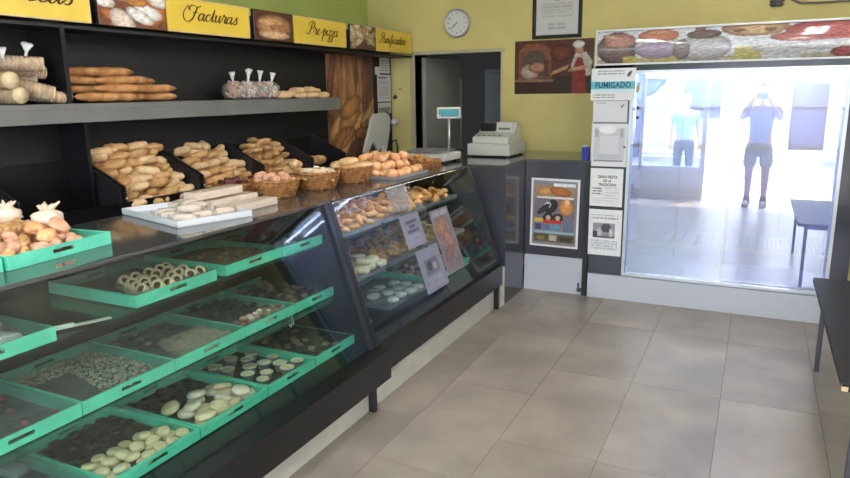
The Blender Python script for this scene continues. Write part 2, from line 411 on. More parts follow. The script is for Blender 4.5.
# ================================================================ HEADER SIGNS along the left wall
HX = -3.0
def sign_panel(y0, y1, label, kind, txt=None, tx=0, size=.05, fn=None, z0=1.957, z1=2.15, wx=1):
    w = y1-y0; t = thing('header_sign', label, 'sign', (HX-.02, (y0+y1)/2, z0), PI/2, 'header panels above the bread shelves')
    # local x runs along world +Y, local -y faces the shop (+X)
    if fn:
        bm = nb(); box(bm, -w/2, w/2, .0, .018, 0, z1-z0); ob('board', bm, M['edge_black'], t)
        paint('picture', w-.006, z1-z0-.004, 70, 36, fn, M['print'], t, (0, 0, .002))
    else:
        bm = nb(); box(bm, -w/2, w/2, .0, .018, 0, z1-z0, .002); ob('board', bm, M['signy'], t)
        bm = nb(); 
        for a in ((-w/2+.001, w/2-.001, .001, .007), (-w/2+.001, w/2-.001, z1-z0-.007, z1-z0-.001)): box(bm, a[0], a[1], -.002, 0, a[2], a[3])
        box(bm, w/2-.007, w/2-.001, -.002, 0, .001, z1-z0-.001); ob('border', bm, M['pale'], t)
        script('lettering', txt, tx, .075, size, 1, M['brownink'], t, wx=wx)
    return t
def pic_bread(seed, bg, cols_, n, rx=(.12,.2), ry=(.14,.25), sh=.5):
    r = random.Random(seed); S = []
    for i in range(n):
        S.append(('e', r.random(), r.random(), r.uniform(*rx), r.uniform(*ry), r.uniform(-.8,.8), r.choice(cols_), sh))
    return painter(bg, S, 14, .22)
sign_panel(1.52, 2.40, 'yellow header sign lettered Masas secas above the leftmost shelf bay', 'y', 'Masas secas', -.36, .056, wx=1.08)
sign_panel(2.44, 2.885, 'header picture of white-dusted round pastries between two yellow signs', 'p', fn=pic_bread(2, (120,70,44), [(244,236,226),(236,220,204),(222,150,70),(206,120,60),(250,246,240)], 16, (.12,.2), (.2,.34), .35))
sign_panel(2.89, 3.58, 'yellow header sign lettered Facturas', 'y', 'Facturas', -.2, .043, wx=1.12)
sign_panel(3.62, 4.04, 'header picture of a golden round loaf on dark ground', 'p', fn=painter((84,48,34), [('e',.5,.5,.46,.4,0,(206,150,104),.5),('e',.4,.62,.3,.16,.1,(224,172,128),.3),('e',.62,.42,.24,.14,-.3,(190,126,78),.3),('e',.5,.2,.4,.14,0,(226,190,150),.3)], 10, .25))
sign_panel(4.05, 4.73, 'yellow header sign lettered Pre-pizza', 'y', 'Pre-pizza', -.18, .044, wx=1.1)
sign_panel(4.79, 5.2, 'header picture of plaited pale bread next to the Pre-pizza sign', 'p', fn=pic_bread(5, (88,58,44), [(206,176,134),(184,150,104),(222,198,160)], 18, (.08,.14), (.2,.38), .5))
sign_panel(5.205, 5.87, 'yellow header sign lettered Panificados, last one by the back wall', 'y', 'Panificados', -.27, .04, wx=1.1)
# ================================================================ BREAD SHELVING
BX = -3.25
t = thing('bread_shelving', 'long black wall shelving with grey upper shelf holding the bread', 'shelving', (BX, 3.5, 0))
bm = nb(); box(bm, -.02, 0, -2.6, 2.37, 0, 2.14); ob('back_panel', bm, M['black_matt'], t)
bm = nb(); box(bm, -.005, .23, -2.6, 2.38, 1.925, 1.94); ob('top_panel', bm, M['black_matt'], t)
bm = nb(); box(bm, 0, .25, -2.6, 1.08, 1.545, 1.57, .002); box(bm, .225, .25, -2.6, 1.08, 1.477, 1.545, .003); ob('upper_shelf', bm, M['shelf_grey'], t)
bm = nb(); box(bm, 0, .36, -2.6, .99, .93, .955); box(bm, .33, .35, -2.6, .99, .1, .93); ob('lower_deck', bm, M['black_matt'], t)
for y in (-1.28, ):
    bm = nb(); box(bm, .0, .245, y-.012, y+.012, 1.571, 1.924); ob('divider', bm, M['black'], t)
bm = nb(); box(bm, 0, .2, -1.19, -1.17, .97, 1.476); ob('divider', bm, M['black'], t)
bm = nb(); box(bm, 0, .33, .97, .99, .1, .93);  box(bm, .0, .36, 1.0, 1.02, .0, .96); ob('end_panel', bm, M['black_matt'], t)
# bins
def bread_bin(y0, y1, label):
    t = thing('bread_bin', label, 'bin', (-3.24, y0, .957), 0, 'black bread bins under the grey shelf')
    w = y1-y0
    for y, n in ((.004, 'side_panel'), (w-.016, 'side_panel')):
        bm = nb(); prism(bm, [(0,0),(.34,0),(.34,.19),(.03,.33),(0,.33)], 'y', y, y+.012); ob(n, bm, M['edge_black'], t)
    bm = nb(); box(bm, 0, .34, .016, w-.016, 0, .012); ob('floor_panel', bm, M['black'], t)
    bm = nb(); box(bm, .328, .34, .016, w-.016, .012, .11); fp = ob('front_panel', bm, M['black'], t)
    bm = nb(); box(bm, 0, .01, .016, w-.016, .012, .32); ob('back_panel', bm, M['black'], t)
    bm = nb(); lathe(bm, [(0,0),(.006,.001),(.006,.004),(0,.006)], 10, Matrix.Translation((.34, .012, .13)) @ Matrix.Rotation(PI/2, 4, 'Y')); ob('screw_cap', bm, M['offwhite'], t, smooth=True)
    return t
bread_bin(1.26, 1.81, 'empty black bin, leftmost under the grey shelf')
bread_bin(1.82, 2.37, 'empty black bin directly left of the fullest bread bin')
bread_bin(2.38, 2.92, 'black bin heaped highest with long rolls')
bread_bin(2.93, 3.47, 'black bin of rolls, second full one from the left')
bread_bin(3.48, 4.02, 'black bin of darker rolls behind the baskets')
bread_bin(4.03, 4.48, 'black bin with one bagged loaf, nearest the bread photo')
# bread roll prototypes
def roll_mesh(L_, r, seed, m, name='bread_roll', label='', group=None):
    bm = nb(); n = 12; pts = []; rads = []
    for i in range(n+1):
        t_ = i/n; x = (t_-.5)*L_; k = math.sqrt(max(0, 1-(2*abs(t_-.5))**3.2)); bulge = 1+.07*math.sin(t_*PI*6+seed)
        pts.append((x, .01*math.sin(t_*3+seed), 0)); rads.append(max(.003, r*k*bulge))
    tube(bm, pts, r, 12, rads, flat=.82); rough(bm, .003, 30, seed)
    o = ob(name, bm, m, smooth=True); return tag(o, label, 'bread', group)
rolls = [roll_mesh(.15, .031, s, m, label='bread roll') for s, m in ((1,M['bread']),(2,M['bread2']),(3,M['bread']),(4,M['bread2']))]
rr = random.Random(11)
def pile(y0, y1, rows, per, z0, z1, protos, label, group, x0=-2.93, x1=-3.19, L_=.155, crown=.05):
    for i in range(rows):
        t_ = i/(rows-1)
        for layer in (0, 1):
            n = per
            for j in range(n):
                u = (j+.5+((i+layer) % 2)*.4-.2)/n; y = y0+.05+(y1-y0-.1)*u + rr.uniform(-.012,.012)
                z = z0+(z1-z0)*t_ + crown*math.sin(PI*u)*t_ - layer*.03 + rr.uniform(-.008,.008)
                x = x0+(x1-x0)*t_ - layer*.035 + rr.uniform(-.008,.008)
                a = PI/2 + rr.uniform(-.95,.35)
                if rr.random() < .22: a = rr.uniform(-.3,.3); x -= .03
                dup(rr.choice(protos), (x, y, z), (rr.uniform(-.5,.5), rr.uniform(-.3,.1), a), rr.uniform(.9,1.12), label, group)
pile(2.36, 2.92, 8, 4, 1.04, 1.30, rolls, 'long bread roll in the heap filling the fullest black bin', 'rolls in the fullest bin', crown=.02)
pile(2.97, 3.47, 6, 4, 1.05, 1.235, rolls[1:], 'long bread roll in the second full bin, behind the white bars', 'rolls in the second bin')
rolls2 = [roll_mesh(.13, .03, s, M['bread'], label='roll') for s in (5,6)] + [roll_mesh(.15, .026, 7, M['crisp'], label='roll')]
pile(3.52, 4.02, 6, 4, 1.04, 1.23, rolls2, 'crusty roll in the bin behind the wicker baskets', 'rolls in the third bin')
bl = roll_mesh(.2, .045, 9, M['crisp'], 'bagged_loaf', 'single long loaf lying in the bin nearest the bread photo'); dup(bl, (-3.0, 4.2, 1.11), (0,0,1.4))
# upper shelf goods
US = 1.572
def cracker_pack(i, x, y, z, rz, ry, L_, r, end=True):
    t = thing('cracker_pack', ['clear tube bag of ribbed crackers lying uppermost at the left end of the grey shelf','clear tube bag of crackers with its round pale end facing out, upper left','clear tube bag of crackers with pale end, resting on the grey shelf at far left','brown ribbed cracker pack slanting down to the right on the grey shelf','short cracker pack below the topmost one','long flat cracker pack reaching furthest right towards the black divider','cracker pack behind the others at the back of the shelf'][i], 'crackers', (x, y, z), rz, 'bagged crackers on the upper shelf')
    t.rotation_euler = (0, ry, rz)
    bm = nb(); prof = [(0.0, 0)]; n = int(L_/.009)
    for k in range(n+1): prof.append((r*(1 if k % 2 else .88), k*L_/n))
    prof.append((0, L_)); lathe(bm, prof, 16, Matrix.Translation((-L_/2,0,0)) @ Matrix.Rotation(PI/2, 4, 'Y')); ob('crackers', bm, M['crisp'], t, smooth=False)
    bm = nb(); lathe(bm, [(0,-.001),(r*.9,-.001),(r*.95,.004),(0,.006)], 18, Matrix.Translation((L_/2-.001,0,0)) @ Matrix.Rotation(PI/2, 4, 'Y')); ob('end_biscuit', bm, M['pale'], t, smooth=True)
    bm = nb(); lathe(bm, [(.004,-.03),(.012,-.025),(r*.5,-.012),(r*1.06,.004),(r*1.08,L_*.5),(r*1.05,L_-.002)], 16, Matrix.Translation((-L_/2,0,0)) @ Matrix.Rotation(PI/2, 4, 'Y')); ob('wrapper', bm, M['bag'], t, smooth=True)
    bm = nb(); lathe(bm, [(.003,0),(.006,.012),(.02,.04),(.013,.045),(.003,.012)], 9, Matrix.Translation((-L_/2-.028,0,0)) @ Matrix.Rotation(-PI/2, 4, 'Y')); ob('tied_end', bm, M['wrap'], t, smooth=True)
cracker_pack(0, -3.08, 2.02, US+.185, .9, .05, .22, .034)
cracker_pack(1, -3.07, 1.93, US+.105, -.15, 0, .2, .04)
cracker_pack(2, -3.07, 1.955, US+.04, -.05, 0, .2, .038)
cracker_pack(3, -3.08, 2.06, US+.07, .95, .25, .22, .038)
cracker_pack(4, -3.12, 2.09, US+.155, 1.35, .1, .16, .032)
cracker_pack(5, -3.07, 2.15, US+.035, 1.2, .12, .2, .03)
cracker_pack(6, -3.16, 2.04, US+.115, 1.2, 0, .2, .03)
for k, (x, y, z) in enumerate(((-3.03, 1.935, US+.19), (-3.03, 2.04, US+.215))):
    bm = nb(); lathe(bm, [(0,0),(.008,.002),(.006,.02),(.026,.055),(.02,.06),(.005,.025)], 9); rough(bm, .004, 60, k)
    tag(ob('bag_knot', bm, M['wrap'], loc=(x,y,z), smooth=True, rot=(.3,.2,k)), 'clear twisted bag top sticking up %s the cracker packs' % ('at the left edge above' if k == 0 else 'in the middle above'), 'bag')
long_l = roll_mesh(.34, .03, 12, M['loaf'], 'baguette', 'x', 'x'); long_m = roll_mesh(.28, .028, 14, M['loaf'], 'baguette', 'x', 'x')
for k in range(17):
    row = k//5; z = US+.028+row*.043; y = (2.42, 2.62, 2.80, 2.50, 2.84)[k % 5]+rr.uniform(-.02,.02)-row*.06
    if row == 2: y = 2.38+.09*(k % 5)
    if row == 3: y = 2.42+.1*(k % 2)
    dup(long_l if k % 2 else long_m, (-3.05-.045*(k % 3)-.01*row, y, z), (0, rr.uniform(-.03,.03), PI/2+rr.uniform(-.12,.12)), 1, 'thin brown baguette in the low heap on the grey shelf', 'baguettes on the upper shelf')
for k, (y, x, hz) in enumerate(((3.46,-3.08,.0), (3.56,-3.05,.015), (3.67,-3.06,.01), (3.77,-3.05,.0), (3.61,-3.14,.03))):
    t = thing('sweet_bag', ['clear bag of pastries with red bits, leftmost in the knotted cluster','knotted clear bag of pastries with the tallest knot','knotted clear bag in the middle of the cluster, with a green label','rightmost knotted clear bag, its knot leaning right','knotted clear bag behind the rest of the cluster'][k], 'bag', (x, y, US), 0, 'knotted pastry bags on the upper shelf')
    bm = nb(); lathe(bm, [(0,.002),(.06,.004),(.08,.04),(.076,.085),(.04,.112),(.008,.122)], 16); rough(bm, .007, 25, k); ob('bag_body', bm, M['bag'], t, smooth=True)
    bm = nb()
    for q in range(34):
        a = q*2.4; rad = .058*math.sqrt(((q*5) % 12)/12)*(1 if q < 26 else .6); c_ = Vector((rad*math.cos(a), rad*math.sin(a), .018+.0028*q)); d_ = Vector((math.cos(q*1.7), math.sin(q*1.7), .3))*.014; tube(bm, [c_-d_, c_, c_+d_], .01, 7, [.006,.011,.006])
    pc = ob('pastry_pieces', bm, M['cream'] if k % 2 else M['pink'], t, smooth=True)
    bm = nb(); lathe(bm, [(.006,.112),(.006,.125),(.013,.15+hz),(.022,.178+hz),(.006,.17+hz),(.003,.13)], 8); rough(bm, .003, 60, k); kn = ob('knot', bm, M['wrap'], t, smooth=True, rot=((k-1.5)*-.12, .1, 0))
    if k == 2:
        bm = nb(); box(bm, .058, .062, -.018, .018, .06, .078); ob('green_label', bm, M['tray'], t)
pl = roll_mesh(.17, .03, 21, M['bread2'], 'long_roll', 'x', 'x')
for k, (y, x, z) in enumerate(((3.9,-3.06,.025),(3.99,-3.08,.025),(4.12,-3.05,.02),(4.25,-3.06,.022),(4.4,-3.05,.02),(4.18,-3.12,.055),(4.3,-3.1,.06),(4.05,-3.12,.03),(4.38,-3.13,.05))):
    dup(pl, (x, y, US+z), (0, .15 if k == 0 else 0, PI/2+rr.uniform(-.3,.3)), 1, 'pale long roll near the right end of the grey shelf', 'rolls at the right end of the upper shelf')
# bread photo panel and papers on the back board
S = [('p', [(0,1),(.62,1),(.5,.62),(.3,.3),(0,.5)], (150,108,82))]
rb = random.Random(4)
for k in range(9): S.append(('e', .10+.09*k+rb.uniform(-.04,.04), .78-.02*k, .055, .42, rb.uniform(-.35,.15), rb.choice([(172,120,84),(146,94,74),(190,144,98),(128,84,72)]), .45))
for k in range(8): S.append(('e', rb.uniform(.2,1), rb.uniform(.3,.52), .24, .09, rb.uniform(.2,.8), rb.choice([(214,168,110),(196,146,92),(226,184,132)]), .5))
for k in range(7): S.append(('e', rb.uniform(.2,.9), rb.uniform(.08,.28), .2, .06, rb.uniform(.1,.7), rb.choice([(190,140,88),(176,120,70),(206,160,108)]), .5))
paint_o = paint('bread_photo_panel', .76, .93, 60, 80, painter((112,76,68), S, 8, .18), M['print'], None, (BX+.001, 5.14, 1.0), (0,0,PI/2))
tag(paint_o, 'large photo panel of loaves and baguettes at the end of the shelving', 'picture')
def sheet(name, label, w, h, fn, loc, rz, nx=40, ny=56, m=None, cat='paper', rot=None, group=None):
    o = paint(name, w, h, nx, ny, fn, m or M['print'], None, loc, rot or (0,0,rz), thick=.0015)
    return tag(o, label, cat, group)
W = (238,238,242)
sheet('notice', 'small white sheet at the top of the dark end board, just under the header', .19, .14, painter((222,218,224), [('l',.1,.1,.9,.9,5,(150,146,156))]), (BX+.002, 5.745, 1.785), PI/2)
sheet('notice', 'larger white lined sheet in the middle of the dark end board', .26, .25, painter((216,212,222), [('r',.08,.86,.7,.92,(90,86,100)),('l',.1,.1,.9,.8,9,(176,172,184))]), (BX+.002, 5.725, 1.52), PI/2)
sheet('notice', 'grey and white card lowest on the dark end board', .25, .10, painter((206,206,208), [('r',.05,.1,.95,.55,(128,138,136))]), (BX+.002, 5.725, 1.41), PI/2)
bm = nb(); box(bm, 0, .025, -.028, .028, 0, .07, .004); box(bm, .025, .03, -.012, .012, .02, .05, .002)
tag(ob('socket', bm, M['offwhite'], loc=(BX, 5.585, 1.77)), 'small pale socket box left of the sheets on the end board', 'socket')
# white cover with prongs
t = thing('plastic_cover', 'white curved plastic cover with two prongs and a black edge, behind the bun tray', 'cover', (-3.1, 5.24, 1.0)); t.scale = (1, 1.3, 1)
bm = nb()
prism(bm, [(-.14,.09),(-.02,.38),(.02,.42),(.2,.42),(.24,.38),(.23,.26),(.15,.0),(.09,.0),(.13,.14),(.06,.08),(-.01,.18),(-.08,.07)], 'x', -.012, .012)
bmesh.ops.bevel(bm, geom=[e for e in bm.edges], offset=.004, segments=2, affect='EDGES'); ob('shell', bm, M['offwhite'], t, smooth=False)
bm = nb(); tube(bm, [(0,.2,.425),(0,.245,.4),(0,.245,.27),(0,.17,.0),(0,.15,-.2)], .01); ob('black_edge', bm, M['edge_black'], t, smooth=True)
bm = nb(); tube(bm, [(0,.22,.14),(0,.33,.16),(0,.35,.1),(0,.34,-.9)], .007); ob('wire_support', bm, M['edge_black'], t, smooth=True)
bm = nb(); bmesh.ops.create_uvsphere(bm, u_segments=14, v_segments=10, radius=.035); ob('round_knob', bm, M['offwhite'], t, loc=(0,.31,.33), smooth=True)
bm = nb(); box(bm, -.03, .03, -.1, .3, -1.0, -.2, .01); ob('stand', bm, M['edge_black'], t)
# wall switch & hook on the yellow strip
bm = nb(); box(bm, -.022, .022, -.008, 0, 0, .012, .002); tag(ob('wall_hook', bm, M['brass'], loc=(-3.16, YB, 1.63)), 'tiny dark plate on the yellow wall left of the doorway', 'hook')
bm = nb(); bmesh.ops.create_uvsphere(bm, u_segments=12, v_segments=8, radius=.02); tag(ob('door_knob', bm, M['leg_metal'], loc=(-3.215, YB-.015, 1.56), smooth=True), 'small dark round knob at the edge of the end board', 'knob')
# ================================================================ DISPLAY CASES
GS = .25/.74      # slope of the glass
def gx(z, xt=-1.905): return xt + (1.07-z)*GS
def case(name, label, y0, y1, xb, shelves, openend, xt=-1.905):
    t = thing(name, label, 'display case', (0, y0, 0)); w = y1-y0; zb = .345
    bm = nb()   # base band with ledge
    prism(bm, [(xb,.185),(xb,.335),(gx(zb)-.09,zb),(-2.5,zb),(-2.5,.185)], 'y', 0, w); ob('base_band', bm, M['black'], t)
    bm = nb(); box(bm, -1.70, -1.682, .02, w-.02, 0, .184); ob('kick_board', bm, M['kick'], t)
    for y in ((.03, w-.06) if y0 < 1 else (w-.06,)):
        bm = nb(); box(bm, -1.68, -1.645, y, y+.03, 0, .184, .002); ob('leg', bm, M['edge_black'], t)
    bm = nb(); box(bm, -2.52, -2.50, 0, w, 0, ZT-.012); ob('back_panel', bm, M['black_matt'], t)
    bm = nb(); box(bm, -2.56, xt+.006, 0, w, ZT-.014, ZT, .003); ob('counter_top', bm, M['top'], t)
    # slanted glass panes
    half = w*.5 if name == 'display_case' else w
    n = 2 if half < w else 1
    for k in range(n):
        a, b = k*w/n+.002, (k+1)*w/n-.002
        bm = nb(); prism(bm, [(gx(1.06),1.06),(gx(.345),.345),(gx(.345)-.006,.345),(gx(1.06)-.006,1.06)], 'y', a, b); ob('glass_pane', bm, M['glass'], t)
    for z, x in shelves:
        bm = nb(); box(bm, -2.49, x, .02, w-.02, z-.008, z); ob('glass_shelf', bm, M['shelfglass'], t)
    return t
Y1a, Y1b = .2, 2.775; Y2a, Y2b = 2.785, 4.6
c1 = case('display_case', 'nearer slanted-glass display case full of green trays', Y1a, Y1b, -1.575, [(.853,-1.935),(.588,-1.84)], False)
bm = nb()   # end frame of case 1: post + closed black panel
prism(bm, [(gx(1.07)+.012,1.07),(gx(.345)+.012,.345),(gx(.345)-.03,.345),(gx(1.07)-.03,1.07)], 'y', Y1b-Y1a-.072, Y1b-Y1a-.035); ob('corner_post', bm, M['post'], c1)
bm = nb()
prism(bm, [(gx(1.07)+.014,1.07),(gx(.345)+.014,.345),(gx(.345)-.03,.345),(gx(1.07)-.03,1.07)], 'y', Y1b-Y1a-.0345, Y1b-Y1a); ob('corner_post', bm, M['postd'], c1)
bm = nb(); prism(bm, [(gx(1.05)-.03,1.05),(gx(.345)-.03,.345),(-2.5,.345),(-2.5,1.05)], 'y', Y1b-Y1a-.03, Y1b-Y1a-.012); ob('end_panel', bm, M['black_matt'], c1)
c2 = case('display_case_pastry', 'farther slanted-glass display case of pastries with papers on its glass', Y2a, Y2b, -1.632, [(.84,-1.94),(.59,-1.86)], True)
c2.name = 'display_case'
bm = nb(); prism(bm, [(gx(1.06),1.06),(gx(.345),.345),(-2.5,.345),(-2.5,1.06)], 'y', Y2b-Y2a-.008, Y2b-Y2a-.002); ob('end_glass', bm, M['shelfglass'], c2)
bm = nb(); prism(bm, [(gx(1.07)+.006,1.07),(gx(.345)+.006,.345),(gx(.345)-.012,.345),(gx(1.07)-.012,1.07)], 'y', Y2b-Y2a-.014, Y2b-Y2a); ob('corner_post', bm, M['post'], c2)
# ---------------------------------------------------------------- green trays
TD = .475
def tray_mesh(w, d=TD, h=.045):
    """origin at the front-left bottom: x goes back (-x), y along"""
    bm = nb(); th = .006
    def wall_with_slot(xa, xb):
        s0, s1 = w*.5-.042, w*.5+.042; zl, zh = .018, .032
        box(bm, xa, xb, 0, s0, 0, h); box(bm, xa, xb, s1, w, 0, h); box(bm, xa, xb, s0, s1, 0, zl); box(bm, xa, xb, s0, s1, zh, h)
    wall_with_slot(-th, 0); wall_with_slot(-d, -d+th)
    box(bm, -d+th, -th, 0, th, 0, h); box(bm, -d+th, -th, w-th, w, 0, h)
    box(bm, -d+th, -th, th, w-th, 0, .004)
    bmesh.ops.remove_doubles(bm, verts=bm.verts, dist=1e-5)
    # rim lip
    for a in ((-.011, -th, th, w-th), (-d+th, -d+.011, th, w-th), (-d+.011, -.011, th, .011), (-d+.011, -.011, w-.011, w-th)):
        box(bm, a[0], a[1], a[2], a[3], h-.005, h-.001)
    return bm
def film_mesh(w, d, seed, sag=.006):
    bm = nb(); nx, ny = 26, 26; g = []
    for i in range(nx+1):
        row = []
        for j in range(ny+1):
            u, v = i/nx, j/ny; e = min(u, 1-u, v, 1-v)*2
            z = -sag*min(1, e*3) + noise.noise(Vector((u*7+seed, v*5, seed)))*.004*min(1, e*4)
            row.append(bm.verts.new((-d*u, w*v, z)))
        g.append(row)
    for i in range(nx):
        for j in range(ny): bm.faces.new((g[i][j], g[i+1][j], g[i+1][j+1], g[i][j+1]))
    return bm
def tray(xf, y0, w, z0, label, film=True, seed=1, liner='liner', d=TD, rz=0):
    t = thing('bakery_tray', label, 'tray', (xf, y0, z0+.001), rz, 'green plastic bakery trays')
    ob('tray_body', tray_mesh(w, d), M['tray'], t)
    if liner:
        bm = nb(); box(bm, -d+.014, -.014, .014, w-.014, .0045, .0065); ob('tray_liner', bm, M[liner], t)
    if film: ob('plastic_film', film_mesh(w-.008, d-.008, seed), M['film'], t, loc=(-.004, .004, .0462), smooth=True)
    return t
# edible prototypes (origin at the base)
def P_ring(label):       # filled pastry tube
    t = thing('cream_horn', label, 'pastry')
    bm = nb(); prof = [(.013,-.021),(.019,-.023)]
    for k in range(5): prof += [(.0225,-.019+k*.01),(.021,-.015+k*.01)]
    prof += [(.019,.026),(.013,.022)]
    lathe(bm, prof, 18, Matrix.Translation((0,0,.027)) @ Matrix.Rotation(math.radians(50), 4, 'Y')); ob('shell', bm, M['pale'], t, smooth=True)
    bm = nb(); lathe(bm, [(0,-.018),(.0135,-.018),(.0135,0),(.0135,.018),(0,.018)], 14, Matrix.Translation((0,0,.027)) @ Matrix.Rotation(math.radians(50), 4, 'Y')); ob('filling', bm, M['dulce'], t, smooth=True)
    return t
def P_disc(r, h, m, name, label, seed=0):
    bm = nb(); lathe(bm, [(0,0),(r*.86,0),(r,h*.3),(r*.98,h*.62),(r*.82,h*.95),(r*.4,h*1.03),(0,h)], 20); rough(bm, r*.03, 30, seed)
    o = ob(name, bm, m, smooth=True); return tag(o, label, 'biscuit')
def P_cup(label):
    t = thing('custard_cup', label, 'dessert')
    bm = nb(); n = 24; prof = [(.0,.0),(.02,.0),(.029,.036),(.031,.036),(.031,.038),(.0275,.038),(.019,.004)]
    lathe(bm, prof, n); ob('foil_cup', bm, M['foil'], t, smooth=True)
    bm = nb(); lathe(bm, [(0,.008),(.021,.008),(.027,.033),(.02,.037),(0,.038)], 20); ob('custard', bm, M['pale'], t, smooth=True)
    return t
def P_lump(r, m, name, label, cat, seed, sq=.75, amp=.22):
    bm = nb(); bmesh.ops.create_icosphere(bm, subdivisions=3, radius=r); rough(bm, r*amp, 1.6/r*.6, seed)
    for v in bm.verts: v.co.z = v.co.z*sq + r*sq
    o = ob(name, bm, m, smooth=True); return tag(o, label, cat)
def P_croissant(m, label, L_=.1, r=.02):
    bm = nb(); pts, rads = [], []
    for i in range(15):
        a = -1.15+2.3*i/14; pts.append((L_*.5*math.sin(a), L_*.32*math.cos(a)-L_*.2, r*.9)); rads.append(max(.004, r*math.cos(a*1.2)**.8*(1.0+.10*(i % 2))) if abs(a*1.2) < 1.5 else .004)
    tube(bm, pts, r, 10, rads, flat=.85); o = ob('croissant', bm, m, smooth=True); return tag(o, label, 'pastry')
def P_stick(m, name, label, L_=.07, r=.008):
    bm = nb(); tube(bm, [(-L_/2,0,r),(-L_/4,.002,r),(L_/4,-.002,r),(L_/2,0,r)], r, 8, [r*.7,r,r,r*.7]); o = ob(name, bm, m, smooth=True); return tag(o, label, 'biscuit')
def P_pack(m, name, label, lx=.09, ly=.06, lz=.03, cat='packet', seed=0):
    bm = nb(); box(bm, -lx/2, lx/2, -ly/2, ly/2, 0, lz); bmesh.ops.subdivide_edges(bm, edges=bm.edges, cuts=3, use_grid_fill=True)
    bmesh.ops.smooth_vert(bm, verts=bm.verts, factor=.35, use_axis_x=True, use_axis_y=True, use_axis_z=True); rough(bm, .004, 30, seed)
    zm = min(v.co.z for v in bm.verts)
    for v in bm.verts: v.co.z -= zm
    o = ob(name, bm, m, smooth=True); return tag(o, label, cat)
def fill(protos, x0, x1, y0, y1, z, sep, label, group, layers=1, lh=.015, mx=400, tilt=.15, rz=(0, 6.28), sc=(.92,1.08), seed=1, keep=None):
    r = random.Random(seed); tot = 0
    for l in range(layers):
        pts = []; q = .0*l
        for _ in range(2500):
            x = r.uniform(x0+q, x1-q); y = r.uniform(y0+q, y1-q)
            if keep and not keep(x, y, l): continue
            if all((x-a)**2+(y-b)**2 > sep*sep for a, b in pts): pts.append((x, y))
        for x, y in pts:
            if tot >= mx: break
            tot += 1
            dup(r.choice(protos), (x, y, z+l*lh), (r.uniform(-tilt,tilt) if l else 0, r.uniform(-tilt,tilt) if l else 0, r.uniform(*rz)), r.uniform(*sc), label, group)
# row heights
ZA, ZBm, ZCc = .858, .592, .35
XA, XB_, XC = -1.945, -1.885, -1.77
tray(XA+.03, .86, .405, ZA, 'green tray of white packets at the far left of the top shelf', True, 2)
tray(XA, 1.595, .405, ZA, 'green tray of ring-ended cream horns on the top glass shelf', True, 5)
tray(XA-.005, 2.06, .375, ZA, 'green tray of golden biscuits under shiny film, top shelf', True, 8)
tray(XA+.005, 2.437, .335, ZA, 'green tray with clear-wrapped sweets at the right end of the top shelf', True, 11)
lz = .0075
horn = P_ring('cream horn with dark filling lying in the front of its green tray')
fill([horn], XA-.235, XA-.035, 1.66, 1.965, ZA+lz, .044, 'pale tube pastry with dark caramel filling in the top-shelf tray', 'cream horns in the top tray', 1, mx=30, rz=(-1.5,.1), seed=4, keep=lambda x, y, l: y > 1.66-(x-XA+.03)*.3)
gold = P_disc(.019, .014, M['golden'], 'biscuit', 'x', 3); gold2 = P_lump(.018, M['crisp'], 'biscuit', 'x', 'biscuit', 5, .6)
fill([gold, gold2], XA-.35, XA-.03, 2.13, 2.41, ZA+lz, .034, 'small golden biscuit heaped under film in the third top-shelf tray', 'golden biscuits on the top shelf', 2, .013, 110, .4, seed=6, keep=lambda x, y, l: l == 0 or x > XA-.25)
wp = P_pack(M['wrap'], 'wrapped_sweet', 'x', .05, .035, .024, 'sweet', 2); cp = P_lump(.018, M['choc'], 'chocolate_sweet', 'x', 'sweet', 4, .8)
fill([wp], XA-.14, XA-.04, 2.48, 2.62, ZA+lz, .04, 'clear-wrapped white sweet in the right-hand top-shelf tray', 'wrapped sweets', 1, mx=9, seed=3)
fill([cp], XA-.42, XA-.03, 2.47, 2.75, ZA+lz, .05, 'dark chocolate sweet in the right-hand top-shelf tray', 'chocolate sweets', 1, mx=28, seed=9, keep=lambda x, y, l: not (x > XA-.16 and y < 2.64))
wb = P_pack(M['wrap'], 'white_packet', 'x', .11, .08, .045, 'packet', 5)
for k, (x, y, z, a) in enumerate(((-2.0,.96,0,.1),(-2.0,1.06,0,0),(-2.0,1.15,0,.1),(-2.13,1.0,0,.2),(-2.13,1.1,0,-.1),(-2.14,1.18,.0,.3),(-2.26,1.05,0,.2),(-2.27,1.16,0,0))):
    dup(wb, (x, y, ZA+lz+z), (0,0,a), .85, 'white wrapped packet in the far left top-shelf tray', 'white packets in the left tray')
# serving knife left of tray A1
t = thing('serving_spatula', 'white-handled steel spatula lying on the top glass shelf between two trays', 'spatula', (-2.0, 1.30, ZA), math.radians(68))
bm = nb(); box(bm, 0, .075, -.008, .008, .004, .018, .003); ob('handle', bm, M['offwhite'], t)
bm = nb(); box(bm, .075, .19, -.013, .013, .006, .009, .001); ob('blade', bm, M['kick'], t)
# clip hanging under row B
t = thing('price_clip', 'white wire clip hanging below the middle shelf trays', 'clip', (-1.895, 2.40, .595))
bm = nb(); tube(bm, [(0,-.01,0),(0,-.014,-.05),(0,-.004,-.062),(0,.006,-.05),(0,.004,-.012)], .003, 6); ob('loop', bm, M['offwhite'], t, smooth=True)
bm = nb(); tube(bm, [(0,.006,0),(0,.014,-.03),(0,.018,-.055)], .003, 6); ob('hook', bm, M['offwhite'], t, smooth=True)
